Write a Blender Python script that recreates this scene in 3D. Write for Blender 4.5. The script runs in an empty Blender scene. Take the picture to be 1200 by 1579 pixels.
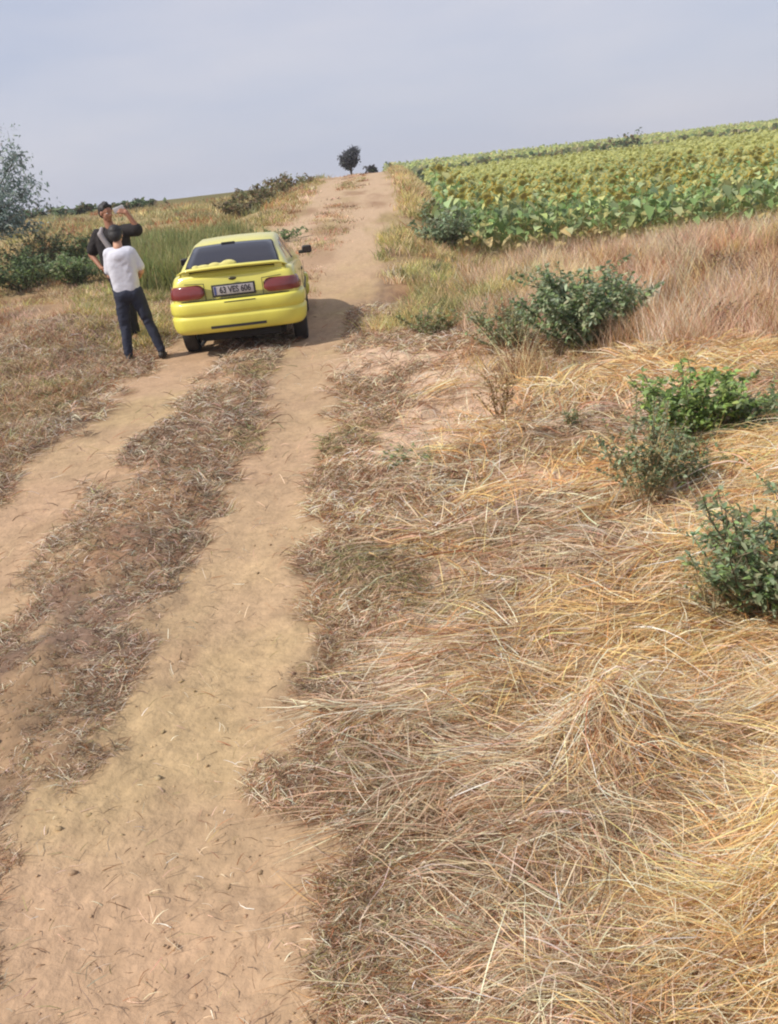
import bpy, bmesh, math, random
import numpy as np
from mathutils import Vector, Matrix
R_ = math.radians
scene = bpy.context.scene
COL = scene.collection

# ------------------------------------------------------------------ camera
cam_data = bpy.data.cameras.new("camera")
cam = bpy.data.objects.new("camera", cam_data)
COL.objects.link(cam)
cam_data.sensor_fit = 'VERTICAL'
cam_data.sensor_height = 36.0
cam_data.sensor_width = 27.36
cam_data.lens = 36.0 * 1300.0 / 1579.0
cam_data.clip_start = 0.05
cam_data.clip_end = 4000.0
cam.location = (0, 0, 1.65)
cam.rotation_euler = (Matrix.Rotation(R_(90 - 20.1), 3, 'X') @ Matrix.Rotation(R_(-6.7), 3, 'Z')).to_euler()
scene.camera = cam

# ------------------------------------------------------------------ light
SUN_AZ = math.atan2(-0.90, -0.38)       # towards the sun: left and a little behind the camera
SUN_EL = R_(47)
world = bpy.data.worlds.new("World")
scene.world = world
world.use_nodes = True
nt = world.node_tree
nt.nodes.clear()
sky = nt.nodes.new('ShaderNodeTexSky')
sky.sky_type = 'NISHITA'
sky.sun_disc = False
sky.sun_elevation = SUN_EL
sky.sun_rotation = SUN_AZ
sky.air_density = 1.3
sky.dust_density = 2.0
tc = nt.nodes.new('ShaderNodeTexCoord')
mp = nt.nodes.new('ShaderNodeMapping')
mp.inputs['Scale'].default_value = (1.6, 1.6, 7.0)
nz = nt.nodes.new('ShaderNodeTexNoise')
nz.inputs['Scale'].default_value = 1.4
nz.inputs['Detail'].default_value = 6
nz.inputs['Roughness'].default_value = 0.5
cr = nt.nodes.new('ShaderNodeValToRGB')
cr.color_ramp.elements[0].position = 0.40
cr.color_ramp.elements[0].color = (5.45, 5.9, 7.5, 1)
cr.color_ramp.elements[1].position = 0.72
cr.color_ramp.elements[1].color = (7.2, 7.1, 8.0, 1)
mx = nt.nodes.new('ShaderNodeMix')
mx.data_type = 'RGBA'
mx.inputs['Factor'].default_value = 0.80          # thin high veil of cloud over the clear sky
bg = nt.nodes.new('ShaderNodeBackground')
bg.inputs['Strength'].default_value = 0.10
wo = nt.nodes.new('ShaderNodeOutputWorld')
nt.links.new(tc.outputs['Generated'], mp.inputs['Vector'])
nt.links.new(mp.outputs['Vector'], nz.inputs['Vector'])
nt.links.new(nz.outputs['Fac'], cr.inputs['Fac'])
nt.links.new(sky.outputs['Color'], mx.inputs['A'])
nt.links.new(cr.outputs['Color'], mx.inputs['B'])
nt.links.new(mx.outputs['Result'], bg.inputs['Color'])
nt.links.new(bg.outputs['Background'], wo.inputs['Surface'])

sun_data = bpy.data.lights.new("sun", 'SUN')
sun_data.energy = 4.5
sun_data.angle = R_(0.6)
sun_data.color = (1.0, 0.94, 0.85)
sun = bpy.data.objects.new("sun", sun_data)
COL.objects.link(sun)
sd = Vector((math.sin(SUN_AZ) * math.cos(SUN_EL), math.cos(SUN_AZ) * math.cos(SUN_EL), math.sin(SUN_EL)))
sun.rotation_euler = sd.to_track_quat('Z', 'Y').to_euler()
sun.location = (-20, -10, 30)

scene.view_settings.view_transform = 'Standard'
scene.view_settings.look = 'None'
scene.view_settings.exposure = 0.06
scene.view_settings.gamma = 1.0
scene.cycles.filter_width = 2.1
scene.cycles.max_bounces = 6
scene.cycles.transparent_max_bounces = 4

# ------------------------------------------------------------------ helpers
rng = np.random.default_rng(7)
random.seed(7)

def lin(r, g, b, k=1.0):
    return tuple(k * (((c / 255) / 12.92) if c / 255 <= 0.04045 else (((c / 255) + 0.055) / 1.055) ** 2.4) for c in (r, g, b))

def tag(o, label=None, cat=None, group=None, kind=None):
    if label: o['label'] = label
    if cat: o['category'] = cat
    if group: o['group'] = group
    if kind: o['kind'] = kind
    return o

def empty(name, loc=(0, 0, 0), rz=0.0):
    o = bpy.data.objects.new(name, None)
    o.empty_display_size = 0.2
    COL.objects.link(o)
    o.location = loc
    o.rotation_euler = (0, 0, rz)
    return o

def link(name, me, mat, parent=None):
    o = bpy.data.objects.new(name, me)
    COL.objects.link(o)
    if mat is not None and not me.materials:
        me.materials.append(mat)
    if parent is not None:
        o.parent = parent
    return o

def np_mesh(name, V, Fc, C=None, mat=None, parent=None, smooth=True):
    """V (n,3), Fc (m,3|4) -> one mesh object; C (n,3) linear colours into attribute 'tint'"""
    V = np.asarray(V, np.float32); Fc = np.asarray(Fc, np.int32)
    me = bpy.data.meshes.new(name)
    k = Fc.shape[1]
    me.vertices.add(len(V)); me.vertices.foreach_set('co', V.ravel())
    me.loops.add(Fc.size); me.loops.foreach_set('vertex_index', Fc.ravel())
    me.polygons.add(len(Fc))
    me.polygons.foreach_set('loop_start', np.arange(0, Fc.size, k, dtype=np.int32))
    me.polygons.foreach_set('loop_total', np.full(len(Fc), k, np.int32))
    if smooth:
        me.polygons.foreach_set('use_smooth', np.ones(len(Fc), bool))
    if C is not None:
        a = me.color_attributes.new('tint', 'FLOAT_COLOR', 'POINT')
        c4 = np.ones((len(V), 4), np.float32); c4[:, :3] = C
        a.data.foreach_set('color', c4.ravel())
    me.update(calc_edges=True)
    return link(name, me, mat, parent)

def _hash(ix, iy, s):
    h = (ix.astype(np.int64) * 374761393 + iy.astype(np.int64) * 668265263 + s * 1274126177) & 0xffffffff
    h = ((h ^ (h >> 13)) * 1274126177) & 0xffffffff
    return ((h ^ (h >> 16)) & 0xffff) / 65535.0

def vn(x, y, s=0):
    ix = np.floor(x); iy = np.floor(y); fx = x - ix; fy = y - iy
    fx = fx * fx * (3 - 2 * fx); fy = fy * fy * (3 - 2 * fy)
    a = _hash(ix, iy, s); b = _hash(ix + 1, iy, s); c = _hash(ix, iy + 1, s); d = _hash(ix + 1, iy + 1, s)
    return (a * (1 - fx) + b * fx) * (1 - fy) + (c * (1 - fx) + d * fx) * fy - 0.5

def fbm(x, y, s=0, o=4):
    x = np.asarray(x, float); y = np.asarray(y, float)
    r = 0; a = 1.0; f = 1.0
    for i in range(o):
        r = r + a * vn(x * f + 17.3 * i, y * f - 9.1 * i, s + i); a *= 0.5; f *= 2.03
    return r

def sst(a, b, x):
    t = np.clip((np.asarray(x, float) - a) / (b - a), 0, 1)
    return t * t * (3 - 2 * t)

# ------------------------------------------------------------------ terrain
_yg = np.arange(-60, 1400, 0.25)
def _prof(kn, sm):
    v = np.interp(_yg, [k[0] for k in kn], [k[1] for k in kn])
    w = np.arange(-int(sm * 12), int(sm * 12) + 1) * 0.25; g = np.exp(-(w / sm) ** 2 / 2); g /= g.sum()
    return np.convolve(np.pad(v, len(w) // 2, mode='edge'), g, mode='valid')
_ZR = _prof([(-60, 0), (12, 0.0), (14.5, 0.06), (20, 0.62), (30, 1.78), (40, 2.65), (50, 3.22), (58, 3.4), (75, 3.5), (120, 3.6), (400, 2)], 1.2)
_ZF = _prof([(-60, .1), (8, .05), (20, -.12), (30, .3), (50, 1.15), (88, 2.75), (100, 2.7), (118, 2.4), (150, 4.6), (225, 9.7), (300, 10.6), (1400, 6)], 2.5)
_ZL = _prof([(-60, 0), (9, .02), (12, .2), (20, .80), (40, 1.95), (80, 3.95), (120, 4.6), (400, 5), (1400, 3)], 2.0)
_XR = _prof([(-60, -1.5), (11, -1.52), (14, -1.5), (20, -1.1), (30, -0.15), (50, 0.55), (400, 9)], 1.5)
def P1(t, y): return np.interp(y, _yg, t)

MOUNDS = [  # x, y, rx, ry, h : heaps the dry grass has grown over
    (0.58, 2.06, 0.19, 0.12, 0.19), (0.98, 1.40, 0.30, 0.24, 0.28), (1.32, 2.0, 0.26, 0.16, 0.20), (0.97, 2.26, .19, .11, -.13), (.62, 1.50, .13, .12, -.06), (.40, 2.35, .25, .16, -.04),
    (0.35, 1.35, 0.35, 0.25, 0.05), (1.5, 3.1, 0.6, 0.35, 0.10), (2.4, 4.0, 0.7, 0.6, 0.16),
    (2.6, 6.5, 1.2, 1.0, 0.15), (4.5, 9.0, 1.6, 1.4, 0.2), (1.1, 3.55, 0.5, 0.15, 0.05), (0.15, 2.6, .3, .3, .04),
    (-4.3, 13.5, 1.5, 1.3, .24), (5.5, 12.5, 2.5, 1.6, 0.35), (9, 14, 3, 2.0, 0.4), (3.2, 14, 1.6, 1.5, 0.2)]

def zb(x, y):
    """large shape of the land"""
    x = np.asarray(x, float); y = np.asarray(y, float)
    u = x - P1(_XR, y)
    sp = np.clip(y / 20, 0.5, 1.4)
    wr = sst(1.6 + 0.15 * sp, 3.6 + .7 * sp, u)
    wl = sst(1.5 + 0.3 * sp, 2.6 + 2.0 * sp, -u)
    z = P1(_ZR, y) * (1 - wr - wl) + P1(_ZF, y) * wr + P1(_ZL, y) * wl
    z = z + 2.2 * sst(90, 260, y) * vn(x / 90.0, y / 90.0, 3)
    for mx_, my_, rx_, ry_, h_ in MOUNDS:
        z = z + h_ * np.exp(-((x - mx_) / rx_) ** 2 - ((y - my_) / ry_) ** 2)
    return z

def tracks(x, y):
    """0..1 how bare and trodden the earth is; and distances to the ruts"""
    x = np.asarray(x, float); y = np.asarray(y, float)
    c = P1(_XR, y)
    wob = 0.22 * fbm(x * 1.3, y * 1.3, 21, 3) * sst(1.0, 3.6, y)
    rn = 0.10 * sst(2.6, 1.0, y)
    near_r = 0.36 + rn + 0.02 * sst(4, 1.6, y)
    xl = c - 0.84; xr = c + 0.80 - rn * 0.9
    dl = np.abs(x - xl + wob) / 0.48; dr = np.abs(x - xr + wob) / near_r
    k = sst(11.5, 17, y)
    rough = 0.75 * fbm(x * 5, y * 3.2, 5, 5)
    tl = 1 - sst(0.60, 1.40, dl + rough * 1.15); tr = 1 - sst(0.60, 1.40, dr + rough * 1.15)
    hw = np.interp(y, [14, 20, 30, 40, 50, 80], [1.25, 1.35, 1.9, 2.0, 1.9, 1.9])
    whole = (1 - sst(0.7, 1.25, np.abs(x - c) / hw + 0.8 * fbm(x * 1.3, y * 0.55, 8, 4))) * (1 - .75 * np.exp(-((x - c + .1) / .38) ** 2) * sst(-.15, .15, fbm(x * .9, y * .5, 9, 3)))
    t = np.maximum(np.maximum(tl, tr), k * whole)
    return t, dl, dr

PALE = [(2.35, 7.6, .55, 1.9), (1.75, 5.9, .35, .9), (1.35, 9.6, .7, .9), (2.6, 4.6, .45, .5), (1.9, 3.6, .3, .25)]   # (offset from the road axis, y, rx, ry): trodden bare soil right of the ruts
def pale_at(x, y):
    u = x - P1(_XR, y); r = 0
    for a, b, rx, ry in PALE: r = r + np.exp(-((u - a) / rx) ** 2 - ((y - b) / ry) ** 2)
    return sst(.25, .6, r + .6 * fbm(x * 2.6, y * 2.2, 171, 4))

def hz(x, y):
    """full height of the ground"""
    x = np.asarray(x, float); y = np.asarray(y, float)
    t, dl, dr = tracks(x, y)
    near = sst(40, 8, y)
    z = zb(x, y)
    rut = -0.035 * (np.exp(-dl ** 2) + np.exp(-dr ** 2)) * sst(30, 12, y)
    u = x - P1(_XR, y)
    hump = 0.03 * np.exp(-(u / 0.35) ** 2) * sst(20, 10, y)
    soft = 1 - t
    z = z + rut + hump
    z = z + (0.16 * soft * near + 0.02) * fbm(x * 1.1, y * 1.1, 31, 3) * 0.55
    z = z + (0.035 * soft + 0.014) * fbm(x * 6, y * 6, 37, 3) * near
    z = z + (0.016 * soft + 0.015) * fbm(x * 24, y * 24, 41, 2) * sst(9, 3, y)
    return z
# ------------------------------------------------------------------ materials
def mat_tint(name, rough=0.8, transl=0.0, noise_scale=0.0, noise_amt=0.0, bump=0.0, bump_scale=40.0, spec=0.25, coat=0.0):
    m = bpy.data.materials.new(name); m.use_nodes = True
    n = m.node_tree; b = n.nodes['Principled BSDF']; out = n.nodes['Material Output']
    a = n.nodes.new('ShaderNodeAttribute'); a.attribute_name = 'tint'
    col = a.outputs['Color']
    g = n.nodes.new('ShaderNodeNewGeometry')
    if noise_amt > 0:
        t = n.nodes.new('ShaderNodeTexNoise'); t.inputs['Scale'].default_value = noise_scale; t.inputs['Detail'].default_value = 6
        t.inputs['Roughness'].default_value = 0.65
        n.links.new(g.outputs['Position'], t.inputs['Vector'])
        mr = n.nodes.new('ShaderNodeMapRange'); mr.inputs[1].default_value = 0.25; mr.inputs[2].default_value = 0.75
        mr.inputs[3].default_value = 1 - noise_amt; mr.inputs[4].default_value = 1 + noise_amt
        n.links.new(t.outputs['Fac'], mr.inputs[0])
        mm = n.nodes.new('ShaderNodeVectorMath'); mm.operation = 'SCALE'
        n.links.new(col, mm.inputs[0]); n.links.new(mr.outputs[0], mm.inputs['Scale'])
        col = mm.outputs[0]
    n.links.new(col, b.inputs['Base Color'])
    b.inputs['Roughness'].default_value = rough
    b.inputs['Specular IOR Level'].default_value = spec
    if bump > 0:
        t2 = n.nodes.new('ShaderNodeTexNoise'); t2.inputs['Scale'].default_value = bump_scale; t2.inputs['Detail'].default_value = 8
        n.links.new(g.outputs['Position'], t2.inputs['Vector'])
        bp = n.nodes.new('ShaderNodeBump'); bp.inputs['Strength'].default_value = bump; bp.inputs['Distance'].default_value = 0.02
        n.links.new(t2.outputs['Fac'], bp.inputs['Height']); n.links.new(bp.outputs['Normal'], b.inputs['Normal'])
    if transl > 0:
        tr = n.nodes.new('ShaderNodeBsdfTranslucent'); n.links.new(col, tr.inputs['Color'])
        ms = n.nodes.new('ShaderNodeMixShader'); ms.inputs[0].default_value = transl
        n.links.new(b.outputs[0], ms.inputs[1]); n.links.new(tr.outputs[0], ms.inputs[2]); n.links.new(ms.outputs[0], out.inputs['Surface'])
    return m

def mat_flat(name, col, rough=0.6, metal=0.0, spec=0.5, coat=0.0, noise=0.0, nscale=8.0, bump=0.0):
    m = bpy.data.materials.new(name); m.use_nodes = True
    n = m.node_tree; b = n.nodes['Principled BSDF']
    t = n.nodes.new('ShaderNodeTexNoise'); t.inputs['Scale'].default_value = nscale; t.inputs['Detail'].default_value = 5
    c = n.nodes.new('ShaderNodeTexCoord'); n.links.new(c.outputs['Object'], t.inputs['Vector'])
    mr = n.nodes.new('ShaderNodeMix'); mr.data_type = 'RGBA'
    mr.inputs['A'].default_value = (*[max(0, x * (1 - noise)) for x in col], 1); mr.inputs['B'].default_value = (*[min(1, x * (1 + noise)) for x in col], 1)
    n.links.new(t.outputs['Fac'], mr.inputs['Factor']); n.links.new(mr.outputs['Result'], b.inputs['Base Color'])
    b.inputs['Roughness'].default_value = rough; b.inputs['Metallic'].default_value = metal
    b.inputs['Specular IOR Level'].default_value = spec; b.inputs['Coat Weight'].default_value = coat
    b.inputs['Coat Roughness'].default_value = 0.08
    if bump > 0:
        bp = n.nodes.new('ShaderNodeBump'); bp.inputs['Strength'].default_value = bump; bp.inputs['Distance'].default_value = 0.01
        n.links.new(t.outputs['Fac'], bp.inputs['Height']); n.links.new(bp.outputs['Normal'], b.inputs['Normal'])
    return m

M_earth = mat_tint('earth', 0.95, 0, 16.0, 0.20, 0.55, 34.0, 0.1)
M_straw = mat_tint('straw', 0.5, 0.36, spec=0.4)
M_leaf = mat_tint('leaf', 0.5, 0.38, spec=0.4)
M_stem = mat_tint('stem', 0.7, 0.0)

# ------------------------------------------------------------------ ground colours (the earth's own colours, plus shade painted into the hollows)
C_dirt = np.array(lin(182, 154, 122)); C_dirt2 = np.array(lin(184, 153, 124)); C_dirt3 = np.array(lin(178, 154, 116))
C_litter = np.array(lin(124, 102, 86)); C_strawg = np.array(lin(176, 146, 104)); C_brown = np.array(lin(146, 114, 90))
C_green = np.array(lin(122, 118, 84)); C_field = np.array(lin(150, 146, 88)); C_mead = np.array(lin(152, 134, 96)); C_pink = np.array(lin(192, 164, 138))
FX0 = 2.5   # left edge of the sunflower field
def field_mask(x, y):
    return sst(FX0 - 0.5, FX0 + 0.8, x) * sst(21, 22.5, y)

def ground_col(x, y, t=None):
    x = np.asarray(x, float); y = np.asarray(y, float)
    if t is None: t = tracks(x, y)[0]
    u = x - P1(_XR, y)
    m = lambda a, b, f: a * (1 - f[..., None]) + b * f[..., None]
    n1 = fbm(x * .9, y * .7, 51, 4); n2 = fbm(x * 2.7, y * 2.0, 57, 4); n3 = fbm(x * 9, y * 9, 63, 3)
    base = np.broadcast_to(C_litter, x.shape + (3,)).copy()
    base = m(base, C_brown, sst(-.25, .35, n1))
    base = m(base, C_strawg, sst(-.1, .4, n2) * 0.3)
    base = m(base, C_green, sst(.2, .5, n1 - 0.4 * n2) * 0.3)
    # right verge: straw and pale patches
    r = sst(1.6, 2.4, u)
    base = m(base, np.array(lin(122, 90, 62)), r * (0.9 - 0.5 * sst(.0, .4, n2)))
    base = m(base, C_pink * (1 + .2 * n2)[..., None], pale_at(x, y) * .9)
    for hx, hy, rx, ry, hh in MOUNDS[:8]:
        if hh < 0: base = m(base, np.array(lin(74, 54, 42)), np.clip(np.exp(-((x - hx) / rx / 1.3) ** 2 - ((y - hy) / ry / 1.3) ** 2) * 1.2, 0, 1))  # hollows beside the heaps tinted dark: their shade is painted into the ground
    # far left and right land
    base = m(base, C_mead, sst(14, 22, y) * (1 - 0.3 * sst(0, .4, n1)))
    yl = sst(25, 34, y) * sst(0, -3, u)
    base = m(base, np.array(lin(158, 140, 100)), yl * sst(-.3, .2, fbm(x * .15, y * .12, 71, 3)))
    base = m(base, np.array(lin(104, 98, 62)), sst(50, 72, y) * sst(0, -6, u) * 0.95)
    fl = field_mask(x, y)
    base = m(base, C_field, fl)
    fb = sst(104, 120, y) * fl
    stripe = 0.5 + 0.5 * np.sin(x * 0.5 + 2 * n1)
    base = m(base, np.array(lin(150, 152, 84)), fb * 0.8)
    base = m(base, np.array(lin(128, 128, 72)), fb * stripe * 0.35)
    base = m(base, np.array(lin(96, 104, 58)), sst(190, 215, y) * fl * 0.8)
    d = m(np.broadcast_to(C_dirt, x.shape + (3,)).copy(), C_dirt2, sst(-.1, .45, n1 + .3 * n2) * .8)
    d = m(d, C_dirt3, sst(.0, .5, -n1 + .4 * n2) * .7)
    d = d * (1 + 0.10 * n3 + 0.12 * n2)[..., None]
    d = m(d, np.array(lin(192, 166, 138)), sst(14, 24, y) * 0.7)
    d = m(d, np.array(lin(150, 120, 94)), np.clip(sst(14, 24, y) * sst(.0, .5, fbm(x * 1.1, y * .45, 173, 4)) * .8 + sst(.25, .7, fbm(x * 4.5, y * 3.5, 175, 4)) * .35, 0, 1))
    base = base * (1 + 0.22 * n3)[..., None]
    d = d * .88
    return np.clip(m(base, d, t), 0.004, 0.9)

# one grid, cells of 2.5 cm at the camera's feet, growing with distance; the trodden cells are the dirt road
ys = [-2.5]
while ys[-1] < 900:
    y_ = ys[-1]; ys.append(y_ + (0.12 if y_ < 0.8 else max(0.022, 0.0095 * (y_ ** 1.12))))
ys = np.array(ys)
q = np.linspace(-1, 1, 561)
sx = np.sinh(q * 7.2) / np.sinh(7.2)
def xs_of(y):
    w = np.clip(3.2 + 0.85 * y, 3.2, 900)
    return None
# straight columns: x spacing fine around the road
xs = np.concatenate([-np.geomspace(5.2, 420, 70)[::-1], np.arange(-5.15, -3.2, .06), np.arange(-3.2, 3.2, .027), np.arange(3.2, 6.5, .06), np.geomspace(6.56, 420, 75)])
X, Y = np.meshgrid(xs, ys)
T, _, _ = tracks(X, Y)
Z = hz(X, Y)
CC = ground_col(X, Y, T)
nx, ny = len(xs), len(ys)
V = np.stack([X, Y, Z], -1).reshape(-1, 3)
idx = np.arange(nx * ny).reshape(ny, nx)
Q = np.stack([idx[:-1, :-1], idx[:-1, 1:], idx[1:, 1:], idx[1:, :-1]], -1).reshape(-1, 4)
tf = (T[:-1, :-1] + T[1:, 1:]).reshape(-1) / 2
yc = (Y[:-1, :-1] + Y[1:, 1:]).reshape(-1) / 2
road = (tf > 0.5) & (yc < 70)
Cf = CC.reshape(-1, 3)
def sub(name, sel):
    f = Q[sel]; used, inv = np.unique(f, return_inverse=True)
    return np_mesh(name, V[used], inv.reshape(f.shape), Cf[used], M_earth)
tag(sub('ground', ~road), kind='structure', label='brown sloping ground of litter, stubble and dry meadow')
tag(sub('dirt_road', road), kind='structure', label='sandy two-rut dirt track running uphill')
del V, Q, Cf, X, Y, Z, CC, T
# ------------------------------------------------------------------ blades, tubes and leaves
def ribbons(P, w, S, prof=None):
    """P (n,k,3) paths, w (n,) half widths, S (n,3) side vectors -> V, F"""
    n, k, _ = P.shape
    if prof is None: prof = np.interp(np.arange(k), [0, (k - 1) * .5, k - 1], [0.8, 1.0, 0.12])
    off = S[:, None, :] * (w[:, None] * prof[None, :])[..., None]
    V = np.stack([P - off, P + off], 2).reshape(-1, 3)
    b = (np.arange(n) * k * 2)[:, None] + (np.arange(k - 1) * 2)[None, :]
    F_ = np.stack([b, b + 1, b + 3, b + 2], -1).reshape(-1, 4)
    return V, F_

def tubes(P, r, prof=None):
    """three-sided tubes along P (n,k,3), r (n,)"""
    n, k, _ = P.shape
    if prof is None: prof = np.linspace(1, .35, k)
    T_ = np.gradient(P, axis=1); T_ /= np.linalg.norm(T_, axis=2, keepdims=True) + 1e-9
    up = np.array([0.31, 0.17, 0.93])
    A = np.cross(T_, up); A /= np.linalg.norm(A, axis=2, keepdims=True) + 1e-9
    B = np.cross(T_, A)
    rr = (r[:, None] * prof[None])[..., None]
    rings = [P + rr * (A * math.cos(a) + B * math.sin(a)) for a in (0, 2.094, 4.189)]
    V = np.stack(rings, 2).reshape(-1, 3)
    b = (np.arange(n) * k * 3)[:, None] + (np.arange(k - 1) * 3)[None]
    Fs = [np.stack([b + i, b + (i + 1) % 3, b + 3 + (i + 1) % 3, b + 3 + i], -1).reshape(-1, 4) for i in range(3)]
    return V, np.concatenate(Fs)

def spread(C, k2):
    return np.repeat(C, k2, axis=0)

def vary(C, n, a=0.18, hue=0.06, r=rng):
    C = np.asarray(C, float)
    return np.clip(C * (1 + a * r.standard_normal((n, 1))) * (1 + hue * r.standard_normal((n, 3))), 0.003, 0.95)

def mixc(cols, wts, n, r=rng):
    cols = np.array(cols); i = r.choice(len(cols), n, p=np.array(wts) / np.sum(wts))
    return cols[i]

S_gold = lin(242, 210, 152); S_pale = lin(252, 236, 206); S_orange = lin(226, 180, 122); S_rust = lin(168, 116, 78)
S_dark = lin(122, 94, 72); S_grey = lin(208, 184, 152); S_pink = lin(234, 200, 168); S_olive = lin(172, 162, 108)
S_green = lin(108, 122, 80); S_yg = lin(202, 190, 120)

def lying(name, x, y, L, ang, lift, base_off, w, C, label, k=6, mat=None, curl=0.25, name_cat='dry grass'):
    """blades lying on and arching over the ground; ang = heading, lift = arch height"""
    n = len(x)
    t = np.linspace(0, 1, k)[None]
    a = ang[:, None] + curl * rng.standard_normal((n, 1)) * t * 2 + 0.12 * np.cumsum(rng.standard_normal((n, k)), 1)
    step = (L / (k - 1))[:, None]
    dx = np.cumsum(np.cos(a) * step, 1); dy = np.cumsum(np.sin(a) * step, 1)
    dx -= dx[:, :1]; dy -= dy[:, :1]
    px = x[:, None] + dx; py = y[:, None] + dy
    z = zg(px, py) + base_off[:, None] + lift[:, None] * 4 * t * (1 - 0.62 * t) * 0.8
    P = np.stack([px, py, z], -1)
    S = rng.standard_normal((n, 3)); T_ = P[:, 1] - P[:, 0]
    S -= T_ * (S * T_).sum(1, keepdims=True) / ((T_ ** 2).sum(1, keepdims=True) + 1e-9); S /= np.linalg.norm(S, axis=1, keepdims=True)
    V, F_ = ribbons(P, w, S)
    o = np_mesh(name, V, F_, spread(C, 2 * k), mat or M_straw)
    return tag(o, label, kind='stuff')

def standing(x, y, h, w, lean, C, k=5, spread_=0.35, root=None):
    n = len(x)
    a = rng.uniform(0, 2 * np.pi, n); ln = lean * (0.4 + rng.random(n))
    t = np.linspace(0, 1, k)[None]
    px = x[:, None] + (np.cos(a) * ln * h)[:, None] * t ** 1.7
    py = y[:, None] + (np.sin(a) * ln * h)[:, None] * t ** 1.7
    z = zg(x, y)[:, None] - 0.02 + h[:, None] * (t - 0.25 * (ln[:, None]) * t ** 2)
    P = np.stack([px, py, z], -1)
    b = rng.uniform(0, np.pi, n); S = np.stack([np.cos(b), np.sin(b), 0 * b], -1)
    V, F_ = ribbons(P, w, S)
    return V, F_, spread(C, 2 * k)

def zg(x, y):
    """ground height without the finest clods (cheap)"""
    u = zb(x, y)
    t, dl, dr = tracks(x, y)
    near = sst(40, 8, y); soft = 1 - t
    u = u - 0.035 * (np.exp(-dl ** 2) + np.exp(-dr ** 2)) * sst(30, 12, y)
    return u + (0.16 * soft * near + 0.02) * fbm(x * 1.1, y * 1.1, 31, 3) * 0.55 + (0.035 * soft + 0.010) * fbm(x * 6, y * 6, 37, 2) * near

def scatter(n, y0, y1, p, xfun, r=rng):
    """y with density falling as y**-p ; x from xfun(y)->(lo,hi)"""
    q_ = r.random(n)
    if abs(p - 1) < 1e-6: y = y0 * (y1 / y0) ** q_
    else: y = (y0 ** (1 - p) + q_ * (y1 ** (1 - p) - y0 ** (1 - p))) ** (1 / (1 - p))
    lo, hi = xfun(y); x = lo + (hi - lo) * r.random(n)
    return x, y

U = lambda x, y: x - P1(_XR, y)
def keep(m, *arrs): return [a[m] for a in arrs]

# --- 1. thatch: short brown litter between and beside the ruts
n = 420000
x, y = scatter(n, 1.0, 14, 1.5, lambda y: (np.maximum(-0.66 * y - .5, -5.5), np.minimum(0.22 * y + 0.35, 2.4)))
t, dl, dr = tracks(x, y)
cover = fbm(x * 2.2, y * 1.6, 91, 4)
m = ((t < 0.25 + .5 * rng.random(n)) & (cover > -0.9 + 0.5 * rng.random(n)) & (pale_at(x, y) < .2 + .9 * rng.random(n)) & ((y > 1.9) | (x > -1.15) | (rng.random(n) < .3))) | (rng.random(n) < .012)
x, y, cv = keep(m, x, y, cover)
n = len(x)
g = fbm(x * .8, y * .8, 95, 3)
C = mixc([S_dark, S_rust, S_grey, S_pale, S_pink, S_olive], [.20, .15, .22, .19, .16, .08], n)
strip = (np.abs(U(x, y)) < .75) | (U(x, y) < -1.2); C[strip] *= np.array([.76, .79, .84])
C *= (1 + .55 * np.clip(fbm(x * 5, y * 4, 97, 3), -.6, .5))[:, None]
gm = g > 0.27 + .12 * rng.random(n)
C[gm] = mixc([S_green, S_olive, S_dark, S_grey], [.14, .2, .26, .40], int(gm.sum()))
sc = np.clip(y / 4, .6, 2.0)
lying('thatch', x, y, rng.uniform(.03, .105, n) * sc, rng.normal(0.1, 0.9, n) + np.pi * (rng.random(n) < .5), rng.uniform(0, .030, n) * sc, rng.uniform(0, .016, n),
      rng.uniform(.0010, .0024, n) * sc, vary(C, n, .22), 'short brown dead grass matted between and beside the wheel ruts', k=4)

# --- 2. straw: long golden stems flattened over the right verge
def swirl(x, y): return 0.22 + 1.5 * fbm(x * .75 + 3, y * .75, 101, 3)
def straw_mask(x, y):
    u = U(x, y); edge = 1.10 + .6 * fbm(x * 1.5, y * 1.1, 103, 3) + 0.09 * y
    return np.maximum(sst(edge - .12, edge + .75, u), sst(1.75, 2.3, u) * .75) * (1 - .85 * pale_at(x, y)) * (1 - .5 * sst(6.5, 5, 11 - y) * sst(3.4, 2.6, u))
HEAPS = [h for h in MOUNDS[:10] if h[4] > 0]; HOLL = [h for h in MOUNDS[:8] if h[4] < 0]
def heap_at(x, y): return sum(h_ * np.exp(-((x - a_) / rx) ** 2 - ((y - b_) / ry) ** 2) for a_, b_, rx, ry, h_ in HEAPS)
def hollow_at(x, y): return sum(np.exp(-((x - a_) / rx) ** 2 - ((y - b_) / ry) ** 2) for a_, b_, rx, ry, h_ in HOLL)
GOLDEN = [S_gold, S_pale, S_orange, S_rust]; GREYISH = [S_grey, S_pale, S_pink, S_dark, S_rust]
xf = lambda y: (np.full_like(y, -0.25), 0.60 * y + .75)
# thin ground layer
n = 60000
x, y = scatter(n, .95, 9.5, 1.8, xf)
m = rng.random(n) < (.12 + straw_mask(x, y)) * (1 - .85 * np.clip(hollow_at(x, y), 0, 1)); x, y = keep(m, x, y); n = len(x)
C = mixc([S_gold, S_pale, S_orange, S_rust, S_grey, S_pink, S_dark], [.16, .12, .12, .18, .16, .12, .14], n)
sc = np.clip(y / 2.2, .7, 2.2)
lying('flat_straw', x, y, rng.uniform(.10, .32, n), swirl(x, y) + rng.normal(0, .5, n) + np.pi * (rng.random(n) < .5), rng.uniform(0, .02, n), rng.uniform(0, .012, n),
      rng.uniform(.0009, .0018, n) * sc, vary(C, n, .18), 'thin layer of broken straw pressed onto the soil of the right verge', k=5)
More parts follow.
